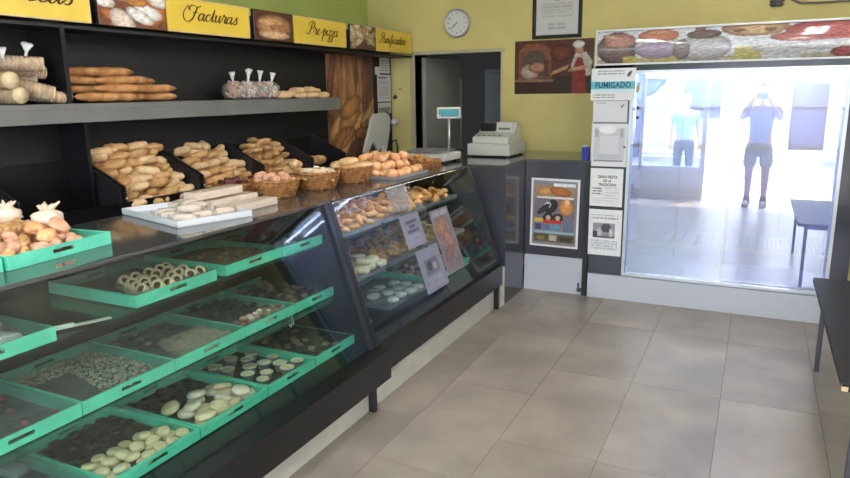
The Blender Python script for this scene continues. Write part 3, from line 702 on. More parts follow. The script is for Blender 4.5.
# row B
B = [(.90,.395),(1.30,.385),(1.688,.385),(2.078,.345),(2.43,.345)]
BL = ['green tray under streaky film, leftmost visible on the middle shelf','green tray of nut-covered chocolate pieces on the middle shelf','green tray of pale rice-like sticks on the middle shelf','green tray of red and white sweets on the middle shelf','green tray of small dark sweets at the right end of the middle shelf']
for i, ((y, w), lb) in enumerate(zip(B, BL)): tray(XB_, y, w, ZBm, lb, True, 20+i)
slab = P_pack(M['choc'], 'chocolate_slab', 'x', .11, .07, .016, 'sweet', 8)
fill([slab], XB_-.42, XB_-.07, .95, 1.24, ZBm+lz, .095, 'dark chocolate slab under film in the leftmost middle-shelf tray', 'chocolate slabs', 1, mx=10, rz=(-.3,.3), seed=2)
rj = P_lump(.012, M['red'], 'red_sweet', 'x', 'sweet', 6, .8); wj = P_lump(.013, M['cream'], 'white_sweet', 'x', 'sweet', 7, .8)
fill([rj], XB_-.4, XB_-.04, .95, 1.25, ZBm+lz+.016, .09, 'small red sweet dotted over the chocolate slabs', 'red sweets over slabs', 1, mx=10, seed=5)
# nuts: uncountable, one object
bm = nb(); r = random.Random(5)
for _ in range(1900):
    x = r.uniform(-.44, -.03); y = r.uniform(.02, .365)
    if y < .05 and r.random() < .5: continue
    if x > -.32 and y < .19-(x+.32)*.25: continue
    s = r.uniform(.0042,.0066); z = .012+r.uniform(0,.010)
    m_ = Matrix.Translation((x, y, z)) @ Matrix.Rotation(r.uniform(0,3), 4, Vector((r.random(), r.random(), .3)).normalized()) @ Matrix.Diagonal((s*1.2, s, s*.9, 1))
    bmesh.ops.create_icosphere(bm, subdivisions=1, radius=1, matrix=m_)
o = ob('chopped_nuts', bm, M['nut'], loc=(XB_, 1.30, ZBm+.001), smooth=True); tag(o, 'layer of chopped nuts scattered over chocolate in the middle-shelf tray', 'nuts', kind='stuff')
choco = P_pack(M['choc'], 'chocolate_sheet', 'x', .38, .34, .012, 'cake', 3); dup(choco, (XB_-.235, 1.492, ZBm+lz), (0,0,0), 1, 'flat sheet of chocolate cake under the chopped nuts')
st = P_stick(M['pale'], 'biscuit_stick', 'x', .04, .0065)
fill([st], XB_-.24, XB_-.03, 1.79, 2.05, ZBm+lz, .0145, 'pale biscuit stick in the third middle-shelf tray', 'pale biscuit sticks', 2, .011, 230, .2, rz=(.2,1.6), seed=8, keep=lambda x, y, l: y > 1.79+(XB_-.05-x)*.25)
pk = P_lump(.017, M['pink'], 'pink_biscuit', 'x', 'biscuit', 8, .6)
fill([pk, slab], XB_-.44, XB_-.26, 1.72, 2.04, ZBm+lz, .06, 'brownish pink biscuit at the back of the third middle-shelf tray', 'brownish biscuits at the back', 1, mx=22, sc=(.7,1), seed=9)
fill([rj, wj, pk], XB_-.12, XB_-.02, 2.12, 2.40, ZBm+lz, .024, 'red or white sweet along the front of the fourth middle-shelf tray', 'red and white sweets', 2, .014, 60, .3, sc=(.9,1.3), seed=10)
fill([cp], XB_-.44, XB_-.14, 2.12, 2.40, ZBm+lz, .045, 'dark sweet at the back of the fourth middle-shelf tray', 'dark sweets behind red ones', 1, mx=30, seed=12)
fill([cp, pk], XB_-.44, XB_-.03, 2.46, 2.74, ZBm+lz, .042, 'dark or pinkish sweet in the right-end middle-shelf tray', 'sweets in the right-end tray', 1, mx=50, seed=13)
# row C
Cc = [(.90,.375),(1.283,.385),(1.674,.385),(2.064,.338),(2.41,.345)]
CL = ['green tray of white wrapped packets at the bottom left corner','green tray of small round pale biscuits on the bottom deck','green tray of large round pale biscuits on the bottom deck','green tray of foil custard cups on the bottom deck','green tray of dark sweets at the right end of the bottom deck']
for i, ((y, w), lb) in enumerate(zip(Cc, CL)): tray(XC, y, w, ZCc, lb, i in (0, 4), 30+i)
fill([wb], XC-.4, XC-.06, .98, 1.23, ZCc+lz, .11, 'white packet in the bottom left corner tray', 'white packets at the bottom', 1, mx=6, sc=(.6,.75), rz=(-.3,.3), seed=3)
alf = P_disc(.026, .02, M['pale'], 'small_biscuit', 'x', 1)
fill([alf], XC-.2, XC-.04, 1.32, 1.64, ZCc+lz, .049, 'small round pale biscuit in the bottom-deck tray', 'small round biscuits', 2, .018, 36, .3, seed=4, keep=lambda x, y, l: l == 0 or x > XC-.16)
crumb = P_lump(.02, M['choc'], 'dark_biscuit', 'x', 'biscuit', 9, .5)
fill([crumb], XC-.44, XC-.23, 1.33, 1.63, ZCc+lz, .05, 'dark biscuit at the back of the small-biscuit tray', 'dark biscuits behind small ones', 1, mx=26, seed=5)
alf2 = P_disc(.039, .026, M['cream'], 'large_biscuit', 'x', 2); alf3 = P_disc(.04, .024, M['pale'], 'large_biscuit', 'x', 6)
fill([alf2, alf3], XC-.235, XC-.05, 1.735, 2.015, ZCc+lz, .07, 'large round pale biscuit in the bottom-deck tray', 'large round biscuits', 2, .026, 18, .35, seed=7)
fill([crumb], XC-.44, XC-.28, 1.72, 2.02, ZCc+lz, .05, 'dark biscuit at the back of the large-biscuit tray', 'dark biscuits behind large ones', 1, mx=22, seed=8)
cup = P_cup('x')
fill([cup], XC-.36, XC-.05, 2.105, 2.365, ZCc+lz, .068, 'foil cup of pale custard in the bottom-deck tray', 'custard cups', 1, mx=20, seed=9)
fill([cp, pk, crumb], XC-.44, XC-.04, 2.45, 2.72, ZCc+lz, .042, 'dark or pinkish sweet in the right tray of the bottom deck', 'sweets at the bottom right', 1, mx=60, seed=11)
# ---------------------------------------------------------------- case 2 contents
cro = P_croissant(M['golden'], 'x'); cro2 = P_croissant(M['bread'], 'x', .09, .019); lum = P_lump(.03, M['golden'], 'glazed_pastry', 'x', 'pastry', 11, .7, .3)
lum2 = P_lump(.028, M['bun'], 'small_pastry', 'x', 'pastry', 12, .7, .3); wl = P_lump(.045, M['cream'], 'iced_pastry', 'x', 'pastry', 13, .5, .2); dk = P_lump(.03, M['choc'], 'dark_pastry', 'x', 'pastry', 14, .5, .2)
zs = .8405
def heap(protos, x0, x1, y0, y1, z, sep, label, group, layers, mx, seed):
    cx, cy = (x0+x1)/2, (y0+y1)/2
    fill(protos, x0, x1, y0, y1, z, sep, label, group, layers, .03, mx, .5, seed=seed, keep=lambda x, y, l: ((x-cx)/((x1-x0)/2))**2+((y-cy)/((y1-y0)/2))**2 < 1.9-.42*l)
def platter(x0, x1, y0, y1, z, label, m='tin'):
    t = thing('baking_tray', label, 'tray', (x0, y0, z+.001), 0, 'trays inside the farther display case')
    bm = nb(); box(bm, 0, x1-x0, 0, y1-y0, 0, .004); ob('tray_bottom', bm, M[m], t)
    bm = nb()
    for a in ((0,.005,0,y1-y0),(x1-x0-.005,x1-x0,0,y1-y0),(.005,x1-x0-.005,0,.005),(.005,x1-x0-.005,y1-y0-.005,y1-y0)): box(bm, *a, .004, .02)
    ob('rim', bm, M[m], t)
platter(-2.44, -1.96, 2.84, 3.38, .84, 'metal tray of golden croissants, nearest on the upper shelf')
platter(-2.44, -1.96, 3.42, 3.92, .84, 'metal tray of glazed pastries, second on the upper shelf')
platter(-2.44, -1.96, 3.98, 4.5, .84, 'metal tray of paler pastries at the far end of the upper shelf')
heap([cro, cro2], -2.40, -2.0, 2.88, 3.36, .847, .062, 'golden croissant heaped on the nearest upper-shelf tray', 'croissants in the farther case', 4, 75, 1)
heap([lum, cro], -2.40, -2.0, 3.44, 3.90, .847, .06, 'glazed golden pastry heaped on the second upper-shelf tray', 'glazed pastries in the farther case', 4, 75, 2)
heap([lum2, cro2], -2.40, -2.0, 4.0, 4.46, .847, .06, 'paler pastry heaped at the far end of the upper shelf', 'paler pastries in the farther case', 5, 75, 3)
platter(-2.44, -1.9, 2.84, 3.32, .59, 'tray of dark and iced pastries, nearest on the middle shelf')
platter(-2.44, -1.9, 3.36, 3.84, .59, 'tray of brown pastries, second on the middle shelf')
platter(-2.44, -1.9, 3.9, 4.5, .59, 'tray heaped with rolls at the far end of the middle shelf')
heap([dk], -2.38, -2.2, 2.9, 3.3, .597, .06, 'dark glazed pastry on the nearest middle-shelf tray', 'dark pastries', 1, 14, 4)
heap([lum2, dk], -2.18, -1.93, 2.88, 3.08, .597, .055, 'small brown pastry at the front corner of the middle shelf', 'small brown pastries', 1, 12, 5)
heap([wl], -2.3, -1.95, 3.08, 3.34, .597, .075, 'white iced pastry on the nearest middle-shelf tray', 'white iced pastries', 2, 22, 6)
heap([lum, cro], -2.38, -1.97, 3.42, 3.8, .597, .06, 'golden brown pastry on the second middle-shelf tray', 'brown pastries of the middle shelf', 3, 55, 7)
heap([lum2, cro2], -2.38, -1.97, 3.94, 4.46, .597, .06, 'pale golden roll heaped at the far end of the middle shelf', 'rolls at the far end of the middle shelf', 4, 75, 8)
platter(-2.3, -1.86, 3.28, 3.84, .346, 'grey tray of white round packs on the bottom deck')
wr = P_disc(.042, .034, M['wrap'], 'white_pack', 'x', 3); heap([wr], -2.12, -1.9, 3.4, 3.8, .353, .082, 'round white pack on the grey bottom tray', 'white packs on the bottom deck', 1, 14, 9)
tray(-1.86, 3.9, .6, .346, 'green tray at the far end of the bottom deck in the farther case', False, 40, d=.5)
fill([wj, pk], -2.3, -1.9, 3.95, 4.45, .354, .06, 'small pale sweet in the far green tray', 'sweets in the far green tray', 1, mx=45, sc=(1,1.6), seed=14)
heap([lum2, lum], -1.98, -1.84, 2.86, 3.06, .346, .05, 'small golden pastry on the bottom deck by the black post', 'pastries by the post', 2, 12, 10)
bm = nb(); lathe(bm, [(0,0),(.008,0),(.008,1.7),(0,1.7)], 10, Matrix.Translation((-1.99, .05, 1.045)) @ Matrix.Rotation(-PI/2, 4, 'X')); ob('fill_tube', bm, M['case_fill_tube'], c2)  # unseen tube, added under the counter top to brighten the pastries
# papers on the slanted glass
def glass_paper(y0, y1, z0, z1, label, fn, m=None):
    xm0, xm1 = gx(z0), gx(z1); h = math.hypot(z1-z0, xm1-xm0); th = math.atan2(xm0-xm1, z1-z0)
    o = paint('glass_notice', y1-y0, h, 36, 50, fn, m or M['print'], None, (xm0+.0012, (y0+y1)/2, z0), None, thick=.001)
    o.rotation_mode = 'XYZ'; o.rotation_euler = (-th, 0, PI/2)
    o.matrix_world = Matrix.Translation((xm0+.0012, (y0+y1)/2, z0)) @ Matrix.Rotation(-th, 4, 'Y') @ Matrix.Rotation(PI/2, 4, 'Z')
    return tag(o, label, 'paper', 'papers taped to the display glass')
gp = (124,124,142)
glass_paper(3.38, 3.62, .70, .89, 'paper with bold black lines taped on the display glass, upper left one', painter(gp, [('r',.2,.72,.8,.8,(70,70,86)),('r',.35,.58,.65,.66,(70,70,86)),('r',.2,.44,.8,.52,(70,70,86)),('l',.15,.08,.85,.36,4,(150,150,170))], 8, .05))
glass_paper(3.44, 3.74, .42, .67, 'paper with a dark photograph taped low on the display glass', painter(gp, [('r',.22,.4,.8,.75,(96,96,110)),('e',.4,.58,.12,.12,0,(60,60,70),.2),('e',.62,.55,.1,.1,0,(150,150,150),.2),('l',.15,.08,.85,.32,4,(150,150,170))], 8, .05))
glass_paper(3.76, 4.03, .46, .86, 'tall coloured poster taped on the display glass at right', painter((118,108,112), [('r',.06,.9,.94,.97,(150,150,168)),('e',.4,.72,.3,.12,.2,(160,118,84),.3),('e',.6,.5,.28,.12,-.3,(170,120,110),.4),('e',.4,.3,.3,.1,.2,(120,90,90),.3),('l',.1,.05,.9,.18,3,(90,90,110))], 9, .2))
gl = glassmat('clear_sleeve', (225,228,238), refl=.08, rough=.1, haze=.12)
bm = nb(); prism(bm, [(0,0),(.001,0),(.001-.14*GS,.14),(-.14*GS,.14)], 'y', 0, .235)
tag(ob('plastic_sleeve', bm, gl, loc=(gx(.92)+.001, 3.33, .92)), 'empty clear plastic sleeve taped high on the display glass', 'sleeve')
# ================================================================ COUNTER TOP GOODS
big = tray(-2.05, 1.235, .405, ZT, 'green tray heaped with bagged pastries on top of the nearer case', False, 3, d=.47, rz=.10)
pz = ZT+.009
pas = [P_lump(.045, m, 'bagged_pastry', 'x', 'pastry', s, .75, .5) for m, s in ((M['pink'],21),(M['pink'],22),(M['bun'],23),(M['crisp'],24))]
fill(pas, -2.47, -2.12, 1.26, 1.56, pz, .05, 'pinkish pastry heaped in the green tray on the counter', 'pastries in the counter tray', 3, .026, 95, .6, seed=5, sc=(.5,.75), keep=lambda x, y, l: l == 0 or (y < 1.55-.02*l and x < -2.14-.03*l))
def star_bag(label, loc, s, seed):
    t = thing('tied_bag', label, 'bag', loc)
    bm = nb(); bmesh.ops.create_icosphere(bm, subdivisions=3, radius=.05*s); rough(bm, .014, 22, seed)
    for v in bm.verts: v.co.z = v.co.z*.65+.03
    ob('bag_body', bm, M['cream'], t, smooth=True)
    bm = nb(); r = random.Random(seed)
    for k in range(7):
        a = k*.9; d = Vector((math.cos(a), math.sin(a), .8)); tube(bm, [(.0,0,.05*s), Vector((0,0,.05*s))+d*.02*s, Vector((0,0,.05*s))+d*.036*s*r.uniform(.8,1.2)], .01, 6, [.011*s,.009*s,.003])
    ob('ruffled_tie', bm, M['cream'], t, smooth=True); return t
star_bag('pale round bag, highest on the pastry heap in the counter tray', (-2.40, 1.46, ZT+.085), 1, 3)
star_bag('pale bag with a ruffled top, right one on the pastry heap', (-2.27, 1.53, ZT+.075), 1.0, 8)
tray(-2.06, .78, .44, ZT, 'green tray of golden croissants at the left edge on the nearer case top', False, 3, d=.5)
fill([cro, lum], -2.5, -2.1, .85, 1.2, pz, .062, 'golden croissant in the tray at the left picture edge', 'croissants at the left edge', 2, .03, 40, .3, seed=6)
# white tray with wrapped rolls
t = thing('baking_tray', 'white shallow tray of wrapped pale rolls on the nearer case top', 'tray', (-2.58, 2.095, ZT), -.29)
bm = nb(); box(bm, 0, .52, 0, .35, 0, .004); ob('tray_bottom', bm, M['alu'], t)
bm = nb()
for a in ((0,.006,0,.35),(.514,.52,0,.35),(.006,.514,0,.006),(.006,.514,.344,.35)): box(bm, *a, .004, .028)
ob('rim', bm, M['white'], t)
for k, (x, y, z, a, s) in enumerate(((-2.13,2.03,0,.4,1),(-2.12,2.12,0,1.2,1),(-2.09,2.22,0,1.4,1),(-2.22,2.06,0,.9,1),(-2.22,2.15,0,1.2,1),(-2.22,2.22,.0,1.3,1),(-2.30,2.10,0,1,1),(-2.18,2.16,.032,1.2,.9),(-2.15,2.08,.033,.8,.9),(-2.32,2.22,0,1.5,1),(-2.25,2.2,.033,1.3,.9))):
    if k == 0:
        rw = thing('wrapped_roll', 'x', 'bread')
        bm = nb(); tube(bm, [(-.05,0,.02),(-.03,0,.02),(.03,0,.02),(.05,0,.02)], .02, 12, [.01,.021,.021,.01], flat=.85); ob('roll', bm, M['cream'], rw, smooth=True)
        bm = nb(); tube(bm, [(-.065,0,.021),(-.05,0,.021),(-.03,0,.022),(.03,0,.022),(.05,0,.021),(.065,0,.021)], .02, 12, [.016,.010,.0235,.0235,.010,.016], flat=.9); ob('wrapper', bm, M['bag'], rw, smooth=True)
    dup(rw, (x, y, ZT+.005+z), (0,0,a), s, 'pale wrapped roll in the white tray', 'wrapped rolls in the white tray')
# sandwich bars
def bar(label, loc, L_, w, h, rz, seed):
    t = thing('sandwich_bar', label, 'food', loc, rz)
    bm = nb(); box(bm, -w/2, w/2, -L_/2, L_/2, 0, h, .004); bmesh.ops.subdivide_edges(bm, edges=[e for e in bm.edges if e.calc_length() > .05], cuts=6, use_grid_fill=True); rough(bm, .0025, 40, seed)
    for v in bm.verts: v.co.z = max(0, v.co.z)
    ob('bread', bm, M['cream'], t, smooth=False)
    bm = nb(); box(bm, -w/2-.002, w/2+.002, -L_/2-.002, L_/2+.002, 0.0005, h+.002, .004); ob('wrapper', bm, M['bag'], t)
bar('long white wrapped sandwich bar lying frontmost on the counter', (-2.13, 2.43, ZT), .33, .085, .036, 0, 1)
bar('long white wrapped sandwich bar behind the front one', (-2.24, 2.40, ZT), .36, .09, .055, 0, 2)
bar('long white sandwich bar stacked on top of the others', (-2.27, 2.36, ZT+.062), .30, .085, .035, 0, 3)
bar('short white packet left of the stacked sandwich bars', (-2.37, 2.26, ZT), .12, .08, .05, .3, 4)
bm = nb(); box(bm, -2.5, -2.44, 2.12, 2.32, ZT, ZT+.03); bm.free()
# baskets
def basket(label, loc, r, h, seed, oval=1.0):
    t = thing('wicker_basket', label, 'basket', loc)
    bm = nb(); seg = 48; rows = 9; g = []
    for j in range(rows*2+1):
        z = h*j/(rows*2); rad = r*(.80+.2*math.sin(j/(rows*2)*PI*.5)); ring = []
        for i in range(seg):
            w = (1 if ((i//2)+(j//2)) % 2 else -1)*.0032
            ring.append(bm.verts.new(((rad+w)*math.cos(2*PI*i/seg), (rad+w)*oval*math.sin(2*PI*i/seg), z)))
        g.append(ring)
    for j in range(rows*2):
        for i in range(seg): bm.faces.new((g[j][i], g[j][(i+1) % seg], g[j+1][(i+1) % seg], g[j+1][i]))
    inner = [bm.verts.new(((r-.012)*math.cos(2*PI*i/seg), (r-.012)*oval*math.sin(2*PI*i/seg), h)) for i in range(seg)]
    ib = [bm.verts.new((r*.76*math.cos(2*PI*i/seg), r*.76*oval*math.sin(2*PI*i/seg), .006)) for i in range(seg)]
    for i in range(seg):
        j = (i+1) % seg; bm.faces.new((g[-1][i], g[-1][j], inner[j], inner[i])); bm.faces.new((inner[i], inner[j], ib[j], ib[i]))
    bm.faces.new(ib); bm.faces.new(g[0][::-1]); bmesh.ops.recalc_face_normals(bm, faces=bm.faces); ob('woven_body', bm, M['wicker'], t, smooth=True)
    bm = nb()
    pts = [((r+.002)*math.cos(2*PI*i/32), (r+.002)*oval*math.sin(2*PI*i/32), h+.003*math.sin(i*PI/1.0)) for i in range(33)]
    tube(bm, pts, .0075, 8); ob('rim', bm, M['wicker'], t, smooth=True)
    return t
cr = P_lump(.018, M['pink'], 'pink_crisp', 'x', 'biscuit', 31, .6, .4)
def bfill(protos, cx, cy, r, z, sep, layers, lh, label, group, mx, seed, sc=(.85,1.1)):
    fill(protos, cx-r, cx+r, cy-r, cy+r, z, sep, label, group, layers, lh, mx, .5, seed=seed, sc=sc, keep=lambda x, y, l: (x-cx)**2+(y-cy)**2 < (r*(1-.22*max(0,l-1)))**2)
basket('wicker basket of pinkish crisps next to the sandwich bars', (-2.265, 2.80, ZT+.001), .128, .088, 1)
bfill([cr, pas[0]], -2.265, 2.80, .095, ZT+.04, .04, 3, .02, 'pinkish crisp in the first wicker basket', 'crisps in the first basket', 48, 2, (.5,.75))
basket('wicker basket of pale broken biscuits, middle one of the front row', (-2.235, 3.14, ZT+.001), .125, .092, 2)
bis = P_lump(.024, M['cream'], 'pale_chunk', 'x', 'biscuit', 33, .55, .4)
bfill([bis, alf], -2.235, 3.14, .095, ZT+.045, .042, 3, .022, 'pale chunk of biscuit in the middle wicker basket', 'chunks in the middle basket', 40, 3)
basket('wicker basket with pale loaves, right one of the front row', (-2.205, 3.46, ZT+.001), .125, .092, 3)
lf = roll_mesh(.17, .034, 31, M['bread2'], 'small_loaf', 'x')
for k, (x, y, z, a) in enumerate(((-2.2,3.42,.075,1.2),(-2.24,3.50,.085,1.6),(-2.15,3.5,.09,.9),(-2.27,3.40,.1,1.9),(-2.22,3.46,.12,1.3))): dup(lf, (x, y, ZT+z), (0,0,a), .95, 'pale small loaf in the right wicker basket', 'small loaves in the right basket')
basket('wicker basket of burgundy packets behind the sandwich bars', (-2.44, 2.68, ZT+.001), .105, .075, 4)
wd = P_pack(M['wrapdark'], 'burgundy_packet', 'x', .07, .05, .03, 'packet', 6)
bfill([wd], -2.44, 2.68, .075, ZT+.03, .05, 3, .024, 'burgundy wrapped packet in the back basket', 'burgundy packets', 16, 5, (.8,1))
basket('wicker basket of burgundy and clear packets, second in the back row', (-2.44, 2.92, ZT+.001), .105, .075, 5)
bfill([wd], -2.44, 2.92, .075, ZT+.03, .05, 3, .024, 'burgundy wrapped packet in the second back basket', 'burgundy packets of the second back basket', 16, 7, (.8,1))
basket('wicker basket of long rolls, farthest in the back row', (-2.43, 3.2, ZT+.001), .11, .08, 6)
for k in range(5): dup(lf, (-2.43+.03*math.sin(k*2), 3.2+.04*math.cos(k*2.3), ZT+.06+.018*k), (0,0,1.2+k*.25), .9, 'pale small loaf in the farthest back basket', 'small loaves in the back basket')
# buns on a tin tray
t = thing('baking_tray', 'silver tray heaped with peach-coloured buns on the farther case', 'tray', (-2.40, 3.58, ZT))
bm = nb(); box(bm, 0, .43, 0, .46, 0, .004); ob('tray_bottom', bm, M['tin'], t)
bm = nb()
for a in ((0,.006,0,.46),(.424,.43,0,.46),(.006,.424,0,.006),(.006,.424,.454,.46)): box(bm, *a, .004, .02)
ob('rim', bm, M['alu'], t)
bun = []
for s in (1, 2):
    bm = nb(); bmesh.ops.create_uvsphere(bm, u_segments=20, v_segments=14, radius=.038)
    for v in bm.verts:
        v.co.z *= .8; gr = math.exp(-(v.co.x/.006)**2)*(.006 if v.co.z > 0 else 0); v.co.z -= gr; v.co.z += .028
    bun.append(tag(ob('bun', bm, M['bun'], smooth=True), 'x', 'bread'))
fill(bun, -2.37, -2.0, 3.62, 4.0, ZT+.005, .064, 'round peach-coloured bun heaped on the silver tray', 'buns on the silver tray', 3, .044, 70, .35, seed=8, keep=lambda x, y, l: l == 0 or (abs(x+2.2) < .17-.035*l and abs(y-3.8) < .19-.03*l) )
t = thing('wicker_tray', 'rectangular brown wicker tray of small croissants next to the scale', 'tray', (-2.33, 4.13, ZT))
bm = nb(); box(bm, 0, .26, 0, .34, .001, .008)
for a in ((0,.012,0,.34),(.248,.26,0,.34),(.012,.248,0,.012),(.012,.248,.328,.34)): box(bm, *a, .008, .05, .003)
ob('body', bm, M['wicker'], t)
fill([cro2, lum], -2.29, -2.11, 4.18, 4.42, ZT+.01, .055, 'small croissant in the brown wicker tray', 'croissants in the wicker tray', 3, .022, 34, .4, seed=12, sc=(.8,1))
# scale
t = thing('shop_scale', 'white shop scale with steel plate and a teal display on a pole', 'scale', (-2.26, 4.72, ZT))
bm = nb(); box(bm, -.18, .18, -.15, .15, .015, .075, .012); ob('body', bm, M['offwhite'], t)
for x in (-.14, .14):
    for y in (-.11, .11):
        bm = nb(); lathe(bm, [(0,0),(.014,0),(.012,.016),(0,.016)], 12); ob('foot', bm, M['edge_black'], t, loc=(x,y,0))
bm = nb(); box(bm, -.19, .12, -.16, .16, .082, .09, .003); box(bm, -.03, .0, -.02, .02, .07, .083); ob('plate', bm, M['alu'], t)
bm = nb(); tube(bm, [(.15,-.02,.07),(.15,-.02,.34)], .011, 12); ob('pole', bm, M['alu'], t, smooth=True)
dd = bpy.data.objects.new('display_head', None)
bm = nb(); box(bm, -.09, .09, -.018, .018, 0, .085, .008); dd = ob('display_head', bm, M['offwhite'], t, loc=(.15,-.02,.33), rot=(.0,0,math.radians(22)))
bm = nb(); box(bm, -.078, .078, -.021, -.0175, .014, .071); ob('screen', bm, M['lcd'], dd)
text('small_print', 'kg', .018, M['paper'], dd, (-.07,-.0215,.025), (PI/2,0,0))
# cash register
t = thing('cash_register', 'white cash register with keypad and black printer on the slate counter', 'register', (-1.975, 5.40, ZT), 0); t.scale = (1,1,.92)
bm = nb(); box(bm, -.185, .185, -.22, .2, .012, .115, .006); dr = ob('drawer_base', bm, M['offwhite'], t)
bm = nb(); box(bm, -.17, .17, -.224, -.2195, .022, .10, .002); ob('drawer_front', bm, M['offwhite'], dr)
for x in (-.15, .15):
    for y in (-.18, .16):
        bm = nb(); lathe(bm, [(0,0),(.012,0),(.012,.013),(0,.013)], 10); ob('foot', bm, M['edge_black'], t, loc=(x,y,0))
bm = nb(); prism(bm, [(-.17,.116),(.17,.116),(.17,.28),(.05,.28),(-.02,.21),(-.17,.17)], 'x', -.16, .15)
bmesh.ops.bevel(bm, geom=list(bm.edges), offset=.006, segments=2, affect='EDGES'); up = ob('upper_body', bm, M['offwhite'], t, rot=(0,0,0))
bm = nb(); box(bm, -.15, -.01, -.02, .06, .212, .285, .006); ob('printer_cover', bm, M['edge_black'], t)
bm = nb(); box(bm, .0, .14, -.03, .1, .18, .30, .006); ds = ob('display_housing', bm, M['offwhite'], t)
bm = nb(); box(bm, .02, .12, -.033, -.029, .23, .25); ob('screen', bm, M['greyplastic'], ds)
for i in range(5):
    bm = nb()
    box(bm, -.13+i*.045, -.1+i*.045, -.14, -.11, .177, .188, .003); k_ = ob('key', bm, M['greyplastic'], t)
bm = nb(); box(bm, .19, .2, -.1, -.02, .0, .02, .002); bm.free()
# blue cup
t = thing('blue_tape_holder', 'small blue plastic holder with pale top on the counter edge by the fridge', 'holder', (-1.175, 5.18, ZT))
bm = nb(); box(bm, -.028, .028, -.022, .022, 0, .10, .006); ob('body', bm, M['blue'], t)
bm = nb(); box(bm, -.024, .01, -.018, .018, .10, .115, .003); ob('cap', bm, M['offwhite'], t)
# ================================================================ CASH DESK
t = thing('cash_counter', 'slate grey L-shaped cash counter with white kick panel', 'counter', (0,0,0))
bm = nb(); box(bm, -2.5, -1.645, 4.69, 5.135, 0, ZT-.02, .002); ob('side_unit', bm, M['desk'], t)
bm = nb(); box(bm, -2.56, -1.64, 4.61, 5.88, ZT-.018, ZT, .002); box(bm, -1.6399, -1.124, 5.13, 5.88, ZT-.018, ZT, .002); ob('top', bm, M['desk_top'], t)
bm = nb(); box(bm, -1.644, -1.13, 5.15, 5.17, .30, ZT-.019); ob('front_panel', bm, M['desk'], t)
bm = nb(); box(bm, -1.644, -1.135, 5.16, 5.175, 0, .299); ob('kick_panel', bm, M['plinth'], t)
bm = nb(); box(bm, -1.165, -1.126, 5.145, 5.20, 0, ZT-.019); ob('end_post', bm, M['edge_black'], t)
bm = nb(); box(bm, -1.20, -1.166, 5.135, 5.16, .03, .06, .004); tube(bm, [(-1.19,5.145,.03),(-1.19,5.145,.1)], .006, 8); ob('bolt', bm, M['leg_metal'], t)
bm = nb(); box(bm, -1.70, -1.645, 4.61, 4.685, 0, .30, .002); tag(ob('filler_panel', bm, M['kick'], ), 'narrow white filler board between the display case and the slate counter', 'board')
# poster on the counter front
PS = [('r',.04,.95,.96,.985,(120,140,160)),('r',.05,.72,.95,.95,(160,130,110)),('e',.3,.84,.2,.06,.1,(220,160,90),.3),('e',.62,.84,.24,.07,-.1,(190,110,60),.3),('r',.46,.92,.95,.965,(226,230,238)),
 ('r',.1,.73,.92,.755,(232,228,230)),('r',.05,.42,.95,.72,(122,112,124)),('e',.42,.6,.16,.1,.4,(36,32,36),.2),('e',.34,.62,.08,.05,.2,(230,230,236),.2),('e',.25,.56,.16,.05,.5,(50,46,54),.2),('e',.76,.6,.16,.13,0,(226,150,84),.3),('e',.78,.68,.06,.06,0,(240,200,160),.2),
 ('e',.36,.43,.12,.07,0,(40,34,38),.2),('e',.58,.43,.12,.07,0,(40,34,38),.2),('e',.36,.425,.06,.04,0,(216,176,150),.2),('e',.58,.425,.06,.04,0,(216,176,150),.2),
 ('r',.04,.36,.24,.41,(222,190,60)),('r',.25,.34,.66,.385,(204,52,52)),('r',.7,.22,.94,.4,(108,116,140)),('r',.06,.24,.2,.32,(70,60,110)),('r',.24,.24,.4,.32,(96,110,160)),('r',.44,.24,.62,.32,(90,150,180)),
 ('r',.04,.18,.96,.215,(150,180,200)),('r',.04,.05,.96,.17,(96,84,66)),('e',.2,.1,.1,.04,0,(140,130,60),.2),('r',.4,.07,.56,.15,(190,180,160)),('r',.64,.07,.9,.13,(60,54,46))]
t = thing('event_poster', 'colourful event poster in a white border on the slate counter front', 'poster', (-1.402, 5.149, .375)); t.rotation_euler = (0, math.radians(.6), 0)
bm = nb(); box(bm, -.195, .195, -.0015, 0, 0, .55); ob('white_border', bm, M['paper'], t)
paint('picture', .355, .515, 70, 100, painter((140,128,132), PS, 30, .16), M['print'], t, (0,-.0016,.017), thick=.001)
# ================================================================ BACK WALL ITEMS
t = thing('wall_clock', 'round silver-rimmed wall clock above the doorway', 'clock', (-2.555, YB, 2.215))
def discy(bm, prof, seg=40): lathe(bm, prof, seg, Matrix.Rotation(PI/2, 4, 'X'))
bm = nb(); discy(bm, [(.0,0),(.128,0),(.13,.02),(.122,.035),(.112,.035),(.110,.022),(0,.022)]); ob('rim', bm, M['alu'], t, smooth=True)
bm = nb(); discy(bm, [(0,.0225),(.109,.0225),(.109,.0235),(0,.0235)]); fc = ob('dial', bm, M['paper'], t)
for k in range(12):
    a = PI/2-k*PI/6; text('numeral', str(12 if k == 0 else k), .026, M['ink'], fc, (.085*math.cos(a), -.0245, .085*math.sin(a)), (PI/2,0,0))
for n_, a, l, w in (('hour_hand', 217, .05, .006), ('minute_hand', 222, .08, .004)):
    bm = nb(); box(bm, -.012, l, -w/2, w/2, 0, .0015); ob(n_, bm, M['ink'], t, loc=(0,-.027 if 'h' == n_[0] else -.029,0), rot=(PI/2, -math.radians(a) if False else 0, 0)).rotation_euler = (PI/2, -math.radians(a), 0)
t = thing('framed_certificate', 'white certificate in a black frame, cut by the top of the picture', 'picture frame', (-1.625, YB, 2.04))
bm = nb()
for a in ((-.215,.215,0,.03),(-.215,.215,.44,.47),(-.215,-.185,.03,.44),(.185,.215,.03,.44)): box(bm, a[0], a[1], -.022, -.001, a[2], a[3], .003)
ob('frame', bm, M['edge_black'], t)
